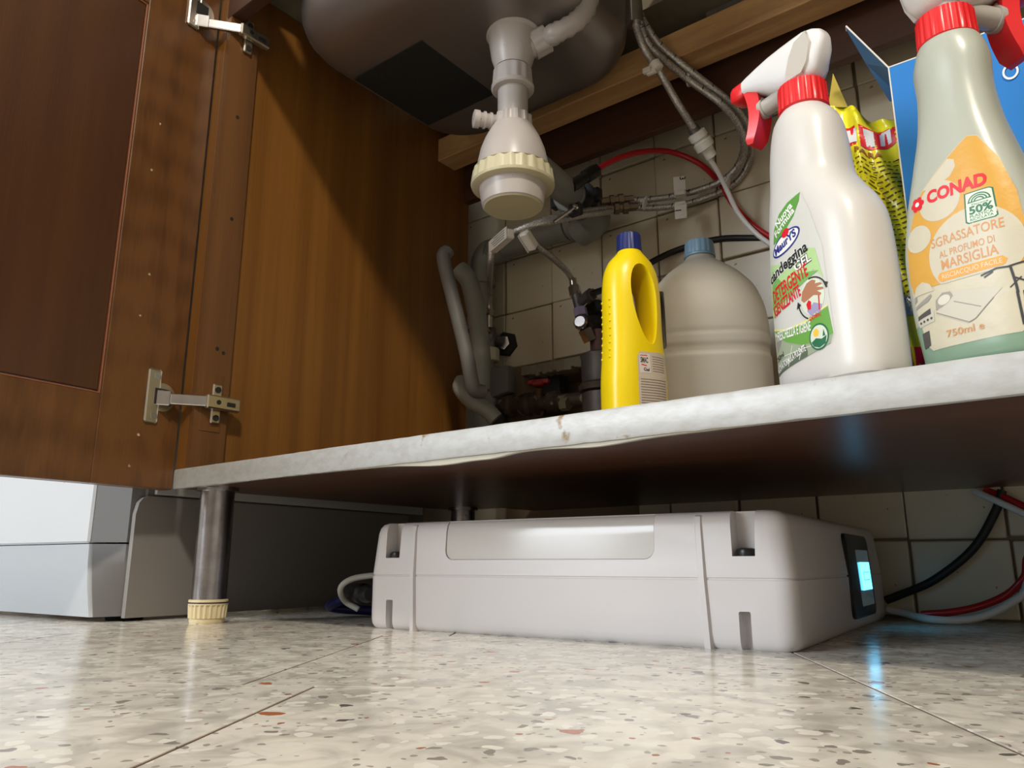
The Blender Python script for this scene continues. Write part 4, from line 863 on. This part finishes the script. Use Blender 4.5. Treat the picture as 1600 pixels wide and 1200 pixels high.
A.put(poly([(-.0385, .047), (-.020, .042), (0, .0425), (.0205, .0480), (.0225, .0300), (.012, .0275), (-.006, .0290), (-.022, .0350)]), 'label_print', ink('leaf_green', (.13, .34, .06)), 2)
A.put(stroke([(-.0385, .0480), (-.020, .0430), (0, .0435), (.0205, .0490)], .0010), 'label_print', ink('lemon', (.75, .74, .20)), 3)
A.put(fit_text('FRESCHEZZA E IGIENE', -.0330, .0385, .0040, .0365, .0062, .02), 'lettering', I('white'), 4)
A.put(poly([(-.0385, .0145), (.0195, .0240), (.0225, .0300), (.012, .0275), (-.006, .0290), (-.022, .0350), (-.0380, .043)]), 'label_print', I('sage'), 1)
A.put(stroke([(-.010, .020), (-.006, .028)], .0006, stroke([(-.022, .018), (-.016, .031)], .0006, stroke([(-.030, .026), (.010, .0265)], .0005))), 'label_print', I('pale'), 2)
A.put(poly([(-.0385, .0145), (-.0385, .0200), (-.003, .0290), (-.001, .0235), (-.0015, .0205)]), 'label_print', ink('dark_sage', (.10, .13, .09)), 2)
A.put(poly([(-.036, .030), (-.030, .034), (-.026, .040), (-.030, .0415), (-.0365, .038)]), 'label_print', I('grey'), 2)
A.put(fit_text('NUOVA FORMULA PULENTE', -.0375, .0160, -.0025, .0245, .0045, .02), 'lettering', I('white'), 4)
A.put(fit_text('750ml', -.0375, .0235, -.0260, .0260, .0040, .01), 'lettering', I('black'), 4)
A.put(disc(.0105, .0305, .0088), 'label_print', I('forest'), 3); A.put(disc(.0105, .0305, .0076), 'label_print', I('pale'), 4)
A.put(disc(.0085, .0335, .0026), 'label_print', I('sun'), 5)
A.put(poly([(.0035, .0280), (.0080, .0300), (.0130, .0285), (.0175, .0300), (.0160, .0250), (.0105, .0232), (.0055, .0250)], poly([(.0140, .0300), (.0152, .0345), (.0164, .0300)])), 'label_print', I('forest'), 5)
# --- degreaser spray bottle
cb = thing('spray_bottle', 'pale green degreaser spray bottle with orange label and red collar', 'bottle', (-.0470, .5150, ZT+.0005), math.radians(-18))
cbody = Body([(0, .0320, .0200, .000, 3), (.003, .0345, .0225, .000, 3), (.010, .0355, .0235, .000, 3), (.040, .0385, .0250, 0, 3), (.070, .0395, .0255, 0, 3), (.100, .0360, .0250, 0, 2.8), (.133, .0285, .0225, 0, 2.6), (.160, .0230, .0200, 0, 2.4), (.182, .0212, .0190, .000, 2.3), (.198, .0220, .0190, 0, 2.2), (.208, .0205, .0185, 0, 2), (.216, .0170, .0165, 0, 2), (.221, .0140, .0140, 0, 2)])
bm = cbody.mesh(0, .030, zs=[0, .0015, .003, .006, .010, .015, .020, .025, .0305]); obj('filled_base', bm, M['con_liq'], cb)
bm = cbody.mesh(.030, .221, 42); obj('bottle_body', bm, M['con'], cb)
h2 = bpy.data.objects.new('spray_head', None); h2.empty_display_size = .01; COL.objects.link(h2); h2.parent = cb; WM[h2.name] = wm(cb)
h2.rotation_euler = (0, 0, 1.15)
trigger(h2, .2150, 1, M['bottle_white'], M['red_pl'], scale=1.08)
lp = [(-.0260, .0160), (-.0230, .0125), (.0250, .0125), (.0290, .0160), (.0330, .040), (.0345, .070), (.0320, .095), (.0260, .118), (.0170, .136), (.0120, .1375), (.0000, .128), (-.0180, .112), (-.0250, .100), (-.0320, .080), (-.0330, .060), (-.0300, .035)]
lab = obj('label', decal(cbody, poly(lp), .0001), mat('label_paper_cream', (.53, .49, .37), .4, bump=.4, bscale=45), cb, smooth=80)
A = Art(cbody, lab)
amb = mat('ink_amber_foil', (.58, .31, .05), .4, bump=.5, bscale=45)
lp2 = [(-.0310, .0505), (.0338, .0505), (.0343, .070), (.0320, .095), (.0258, .118), (.0168, .1355), (.0120, .1370), (.0002, .1275), (-.0178, .1115), (-.0247, .0995), (-.0317, .0798), (-.0328, .060)]
A.put(poly(lp2), 'label_print', amb, 1)
paper = mat('label_circle', (.53, .49, .38), .42, bump=.3, bscale=60)
def clipdisc(cx, cy, r, lo=-.0325, hi=.0335, y0=.0500): return poly([(min(hi, max(lo, cx+r*math.cos(a))), max(y0, cy+r*math.sin(a))) for a in [2*PI*i/40 for i in range(40)] if True])
A.put(clipdisc(.0085, .0655, .0255), 'label_print', paper, 2)
A.put(clipdisc(-.0070, .1020, .0125), 'label_print', paper, 2)
A.put(clipdisc(-.0225, .0830, .0085), 'label_print', paper, 2)
A.put(poly([(-.0165, .1125), (.0002, .1270), (.0040, .1250), (.0045, .1200), (.0010, .1150), (-.0060, .1120)]), 'label_print', paper, 2)
A.put(poly([(-.0308, .0480), (-.0285, .0535), (-.0235, .0555), (-.0190, .0530), (-.0165, .0480)]), 'label_print', paper, 3)
def serif(s, x0, y0, x1, y1, h, col, b): A.put(fit_text(s, x0, y0, x1, y1, h, b), 'lettering', I(col), 4)
serif('CONAD', -.0140, .1030, .0200, .1020, .0076, 'red', .045)
for k in range(6):
    a = PI/3*k; pass
fb = B()
for k in range(6): disc(-.0208+.0030*math.cos(PI/3*k), .1055+.0030*math.sin(PI/3*k), .0019, n=10, bm=fb)
A.put(fb, 'label_print', I('red'), 4); A.put(disc(-.0208, .1055, .0030, n=16), 'label_print', I('red'), 5); A.put(disc(-.0208, .1055, .0015, n=12), 'label_print', I('white'), 6)
A.put(poly([(.0065, .0820), (.0075, .1000), (.0205, .1000), (.0225, .0990), (.0235, .0815), (.0220, .0805), (.0080, .0808)]), 'label_print', I('forest'), 2)
A.put(poly([(.0074, .0825), (.0083, .0993), (.0205, .0993), (.0217, .0985), (.0227, .0820), (.0215, .0812), (.0085, .0815)]), 'label_print', ink('mint', (.60, .68, .56)), 3)
fb = B()
for r in (.0050, .0036, .0022): stroke([(.0150+r*math.cos(a)*1.1, .0935+r*math.sin(a)*.9) for a in [PI*i/12 for i in range(13)]], .0007, fb)
stroke([(.009, .0935), (.021, .0935)], .0006, fb); A.put(fb, 'label_print', I('forest'), 4)
A.put(fit_text('50%', .0092, .0862, .0215, .0862, .0046, .035), 'lettering', I('forest'), 4)
A.put(fit_text('PLASTICA', .0092, .0840, .0213, .0840, .0016, .01), 'lettering', I('forest'), 4)
A.put(fit_text('RICICLATA', .0092, .0820, .0213, .0820, .0015, .01), 'lettering', I('forest'), 4)
A.put(fit_text('Flacone', .0110, .0912, .0195, .0912, .0013, .0), 'lettering', I('forest'), 4)
serif('SGRASSATORE', -.0145, .0735, .0255, .0735, .0058, 'peach', .006)
serif('AL PROFUMO DI', -.0105, .0660, .0200, .0660, .0042, 'peach', .002)
serif('MARSIGLIA', -.0100, .0585, .0210, .0585, .0060, 'peach', .010)
A.put(poly([(-.0125, .0525), (-.0130, .0550), (-.0115, .0570), (.0225, .0570), (.0245, .0548), (.0235, .0525), (.0220, .0515), (-.0110, .0515)]), 'label_print', I('orange'), 4)
A.put(fit_text('RISCIACQUO FACILE', -.0105, .0528, .0220, .0528, .0030, .006), 'lettering', I('cream'), 6)
serif('750ml e', -.0130, .0180, .0080, .0182, .0040, 'peach', .008)
# shirt
A.put(poly([(-.0175, .0345), (-.004, .0440), (.0200, .0390), (.0040, .0250), (.0000, .0235)]), 'label_print', ink('shirt_grey', (.52, .49, .40)), 2)
A.put(poly([(-.0170, .0355), (-.0165, .0415), (-.0120, .0450), (-.0075, .0445), (-.0060, .0415), (-.0090, .0385), (-.0130, .0365)]), 'label_print', ink('collar_dark', (.30, .28, .24)), 3)
A.put(disc(-.0115, .0405, .0038, .0028, rot=.3), 'label_print', ink('collar_light', (.60, .57, .48)), 4)
A.put(stroke([(-.0060, .0380), (.0080, .0310)], .0004, stroke([(-.0170, .0340), (.0005, .0238), (.0042, .0250), (.0150, .0345)], .0005)), 'label_print', ink('line_grey', (.25, .24, .20)), 4)
# oven, hood
A.put(poly([(-.0310, .0345), (-.0300, .0285), (-.0190, .0295), (-.0185, .0360), (-.0200, .0375)]), 'label_print', ink('oven_light', (.50, .48, .40)), 2)
A.put(poly([(-.0305, .0330), (-.0300, .0355), (-.0205, .0380), (-.0205, .0345)]), 'label_print', ink('oven_dark', (.07, .065, .06)), 3)
A.put(poly([(-.0290, .0150), (-.0290, .0245), (-.0235, .0250), (-.0240, .0160)]), 'label_print', ink('oven_dark', (.07, .065, .06)), 3)
fb = B()
for k in range(4): disc(-.0285+.0026*k, .0310+.0003*k, .0008, n=8, bm=fb)
A.put(fb, 'label_print', ink('oven_dark', (.07, .065, .06)), 4)
A.put(poly([(-.0310, .0400), (-.0305, .0420), (-.0190, .0465), (-.0185, .0450), (-.0210, .0425)], poly([(-.0315, .0440), (-.0305, .0500), (-.0295, .0500), (-.0290, .0450)])), 'label_print', ink('hood_grey', (.28, .27, .24)), 2)
# bicycle
fb = stroke([(.0105, .0485), (.0185, .0505), (.0240, .0500), (.0320, .0515)], .0010); stroke([(.0250, .0500), (.0262, .0400), (.0265, .0345)], .0012, fb); stroke([(.0262, .0350), (.0265, .0165)], .0012, fb); stroke([(.0290, .0350), (.0293, .0165)], .0008, fb); stroke([(.0265, .0430), (.0310, .0400)], .0009, fb); stroke([(.0120, .0470), (.0165, .0490)], .0009, fb); stroke([(.0235, .0380), (.0290, .0430)], .0006, fb)
A.put(fb, 'label_print', ink('bike_black', (.04, .04, .045)), 3)
# --- yellow bottle
yb = thing('handled_bottle', 'yellow cleaner bottle with a hollow handle and navy cap', 'bottle', (-.4180, .7560, ZT+.0005), math.radians(60))
yb_rows = [(0, .0340, .0220, 0, 2.8), (.003, .0370, .0250, 0, 2.8), (.010, .0380, .0260, 0, 2.8), (.080, .0380, .0265, 0, 2.8), (.120, .0360, .0262, 0, 2.6), (.150, .0350, .0258, 0, 2.4), (.190, .0348, .0260, 0, 2.3), (.215, .0330, .0250, 0, 2.2), (.232, .0270, .0220, 0, 2.1), (.242, .0185, .0175, 0, 2), (.248, .0140, .0140, 0, 2), (.254, .0130, .0130, 0, 2)]
ybody = Body(yb_rows); bm = ybody.mesh(0, .254, 60)
cut = B(); R = []
for y, s in ((-.035, 1.75), (-.024, 1.30), (-.015, 1.02), (-.006, .90), (.006, .90), (.015, 1.02), (.024, 1.30), (.035, 1.75)):
    r = []
    for i in range(32):
        a = 2*PI*i/32; w_ = .0125*s; h__ = .046+.007*(s-1)
        zz = math.sin(a)*h__; taper = 1+.25*math.sin(a)
        r.append(Vector((.0045+w_*math.cos(a)*taper-.004*(zz/.04), y, .178+zz)))
    R.append(r)
rings(cut, R[::-1]); bmesh.ops.recalc_face_normals(cut, faces=cut.faces)
bm = boolean(bm, cut); obj('bottle_body', bm, M['yellow'], yb, smooth=50)
bm = B()
for k in range(9):
    for y in (-.009, .009):
        z = .115+.0085*k; hw, hd, cx, e = interp(yb_rows, z); x = -hw*(1-abs(y/hd)**e)**(1/e)
        lathe(bm, [(-.001, .0018), (.0005, .0015), (.0011, .0006)], (x, y, z), (-1, y*20, 0), 8)
obj('grip_dot', bm, M['yellow'], yb, kind='stuff')
bm = B(); lathe(bm, [(.248, .0150), (.2485, .0150, .0006), (.268, .0143, .0006), (.2695, .0135)], seg=64); obj('cap', bm, M['navy'], yb)
lab = obj('label', decal(ybody, poly([(-.010, .058), (-.010, .114), (-.007, .1195), (.026, .1205), (.030, .116), (.030, .058)]), .0001), mat('label_beige', (.58, .50, .40), .45), yb, smooth=80)
A = Art(ybody, lab)
fb = B()
for k in range(10): stroke([(-.007, .061+.0030*k), (.027, .0612+.0030*k)], .0010, fb)
for k in range(7): stroke([(.009, .098+.0028*k), (.026, .0982+.0028*k)], .0007, fb)
A.put(fb, 'label_print', ink('print_brown', (.25, .20, .17)), 1)
A.put(poly([(-.008, .0950), (-.008, .1170), (.006, .1175), (.006, .0955)]), 'label_print', ink('label_white', (.68, .62, .55)), 1)
A.put(fit_text('SMAC', -.0065, .1070, .0030, .1070, .0060, .03), 'lettering', I('black'), 2)
A.put(stroke([(-.0065, .1150), (.002, .1155)], .0010, stroke([(-.0055, .1045), (.0010, .1035)], .0012)), 'label_print', I('red'), 2)
A.put(fit_text('Gel', -.0030, .0975, .0045, .0975, .0036, .03), 'lettering', I('black'), 2)
# --- jerrycan
jb = thing('jerrycan', 'large cloudy translucent plastic can with a pale blue cap', 'can', (-.3885, .8900, ZT+.0005), math.radians(30))
jb.scale = (1.03,)*3
jr = [(0, .066, .058, 0, 3.6), (.004, .072, .064, 0, 3.6), (.012, .0745, .066, 0, 3.6), (.126, .0745, .066, 0, 3.4), (.130, .0732, .0647, 0, 3.4), (.137, .0732, .0647, 0, 3.4), (.141, .0745, .066, 0, 3.4), (.150, .0745, .066, 0, 3.3), (.154, .0738, .0653, 0, 3.3), (.159, .0745, .066, 0, 3.2), (.180, .0735, .065, 0, 3), (.215, .0650, .058, 0, 2.7), (.240, .0480, .044, 0, 2.4), (.256, .0300, .029, 0, 2.1), (.264, .0200, .0200, 0, 2), (.272, .0170, .0170, 0, 2), (.278, .0165, .0165, 0, 2)]
jbody = Body(jr); bm = jbody.mesh(0, .278, 120)
cut = B(); box(cut, -.100, -.0560, -.016, .016, .150, .200, .008, 2)
cut2 = B()
for side in (-1, 1): box(cut2, -.060, -.0500, *sorted((side*.010, side*.09)), .135, .212, .004, 2)
bm = boolean(bm, cut2); obj('can_body', bm, M['can'], jb, smooth=50)
bm = B(); lathe(bm, [(.272, .0190), (.2725, .0190, .0008), (.288, .0180, .0008), (.2895, .017)], seg=64); obj('cap', bm, M['lightblue'], jb)
bm = B(); lathe(bm, [(.268, .018), (.269, .0195), (.2715, .0195), (.272, .018)], seg=32); obj('neck_ring', bm, M['lightblue'], jb)
# --- blue carton
bx = at(1388, 105, D=.56)
ct_ = thing('carton', 'open bright blue cardboard carton behind the degreaser bottle', 'box', (bx.x, bx.y, ZT))
bh = bx.z-ZT; bw = .150; bd = .095
def sheet(bm, pts, th, n):
    n = Vector(n).normalized()*th; a = [Vector(p) for p in pts]; return rings(bm, [a, [p+n for p in a]])
for nm, pts, n in (('front_wall', [(0, 0, 0), (bw, 0, 0), (bw, 0, bh), (0, 0, bh)], (0, 1, 0)), ('back_wall', [(0, bd, 0), (bw, bd, 0), (bw, bd, bh), (0, bd, bh)], (0, 1, 0)), ('side_wall', [(0, 0.0006, 0), (0, bd, 0), (0, bd, bh), (0, .0006, bh)], (1, 0, 0)), ('side_wall', [(bw, 0.0006, 0), (bw, bd, 0), (bw, bd, bh), (bw, .0006, bh)], (-1, 0, 0))):
    bm = B(); sheet(bm, pts, .0005, n); bmesh.ops.recalc_face_normals(bm, faces=bm.faces); fw_ = obj(nm, bm, M['box_blue'], ct_, smooth=0)
    if nm == 'front_wall':
        bm = B(); box(bm, 0, bw, -.0001, .0007, bh-.0007, bh+.0003); box(bm, -.0004, .0006, -.0002, .0006, 0, bh+.0003); obj('card_edge', bm, M['card'], fw_, smooth=0)
        bm = B()
        ro = [[bm.verts.new((r_*math.cos(2*PI*i/24), r_*1.25*math.sin(2*PI*i/24), 0)) for i in range(24)] for r_ in (.0038, .0052)]
        for i in range(24): bm.faces.new((ro[0][i], ro[1][i], ro[1][(i+1) % 24], ro[0][(i+1) % 24]))
        bmesh.ops.transform(bm, matrix=Matrix.Translation((.081, -.0010, bh-.040)) @ Matrix.Rotation(PI/2, 4, 'X'), verts=bm.verts); obj('lettering', bm, I('white'), fw_, smooth=0)
bm = B(); fl = [(0, .001, bh), (0, .062, bh), (-.012, .060, bh+.004), (-.022, .030, bh+.030), (-.0300, .008, bh+.054), (-.0290, .003, bh+.055)]
sheet(bm, fl, .0006, (.6, 0, .8)); bmesh.ops.recalc_face_normals(bm, faces=bm.faces); fo = obj('top_flap', bm, mat('faded_blue_card', (.06, .16, .32), .5), ct_, smooth=0)
bm = B(); tube(bm, [fl[0], fl[5], fl[4]], .0007, smooth=False, seg=6); obj('card_edge', bm, M['card'], fo)
# --- yellow packet between the bottles
pk = thing('plastic_packet', 'crumpled yellow and red plastic packet between white bottle and blue carton', 'packet', (-.1155, .655, ZT+.001), math.radians(8))
PH = .292
def pk_pt(s, v):
    """s 0..1 left to right, v 0..1 upward"""
    x = lerp(-.040+.006*(1-v), .012, s)+.003*math.sin(v*5+.6)*(1-s)
    fold = .014*math.exp(-((s-.40-.10*(1-v))/.10)**2)
    y = -fold*(1-.3*v)-.010*math.sin(PI*s)*(1-abs(2*v-1)**3)+.0030*math.sin(s*17+v*23)+.0022*math.sin(v*41+s*9)+.02*v
    z = v*PH+.004*math.sin(s*7)*v
    if v > .86: z -= (s*.030)*(v-.86)/.14
    return Vector((x, y, z))
bm = B(); ns, nv = 30, 60
def pk_sheet(bm, s0, s1, v0, v1, off, th=.0012, ns=30, nv=60):
    g = [[bm.verts.new(pk_pt(lerp(s0, s1, i/ns), lerp(v0, v1, j/nv))+Vector((0, -off, 0))) for i in range(ns+1)] for j in range(nv+1)]
    for j in range(nv):
        for i in range(ns): bm.faces.new((g[j][i], g[j][i+1], g[j+1][i+1], g[j+1][i]))
pk_sheet(bm, 0, 1, 0, 1, 0)
bmb = [v for v in bm.verts]
ex = bmesh.ops.extrude_face_region(bm, geom=bm.faces[:]); bmesh.ops.translate(bm, vec=(0, .007, 0), verts=[v for v in ex['geom'] if isinstance(v, bmesh.types.BMVert)])
bmesh.ops.recalc_face_normals(bm, faces=bm.faces)
body_p = obj('packet_film', bm, mat('yellow_film', (.74, .66, .02), .25, var=.12, vscale=20), pk, smooth=70)
def patch(name, m, s0, s1, v0, v1, off): bm = B(); pk_sheet(bm, s0, s1, v0, v1, off, ns=12, nv=10); return obj(name, bm, m, body_p, smooth=70)
patch('red_band', I('red'), .06, 1, .815, .905, .0004)
for s0, s1 in ((.22, .40), (.50, .64), (.72, .88)): patch('lettering', ink('film_white', (.62, .62, .62)), s0, s1, .825, .892, .0008)
patch('foil_bottom', mat('silver_foil', (.5, .5, .46), .2, .6, bump=1, bscale=120), .0, 1, .285, .345, .0005)
patch('red_band', I('red'), 0, 1, .10, .19, .0004); patch('dark_band', mat('ink_dark_foil', (.03, .03, .07), .2), 0, 1, .0, .10, .0004)
bm = B(); random.seed(3)
for j, v in enumerate([.765-.0160*k for k in range(28)]):
    s = .24+.12*(1-v)
    while s < .96:
        l = random.uniform(.03, .10); e = min(s+l, .97)
        g = [pk_pt(a, b_)+Vector((0, -.0009, 0)) for a, b_ in ((s, v), (e, v), (e, v+.0042), (s, v+.0042))]
        bm.faces.new([bm.verts.new(p) for p in g]); s = e+.03
obj('small_print', bm, ink('film_print', (.07, .05, .01)), body_p, smooth=0, kind='stuff')
bm = text_bm('I PARA', .008, .03)
for v_ in bm.verts: v_.co = pk_pt(.26+v_.co.x/.052, .785+v_.co.y/PH)+Vector((0, -.001, 0))
obj('lettering', bm, ink('film_brown', (.30, .10, .01)), body_p, smooth=0)
bm = B(); f0 = [pk_pt(0, 1), pk_pt(.3, 1), pk_pt(.55, .97)]
tp = pk_pt(0, 1)+Vector((.006, .012, .040)); rings(bm, [[f0[0], f0[1], tp], [p+Vector((0, .001, 0)) for p in (f0[0], f0[1], tp)]]); bmesh.ops.recalc_face_normals(bm, faces=bm.faces); obj('torn_corner', bm, mat('brown_yellow_film', (.40, .30, .05), .3), body_p, smooth=0)
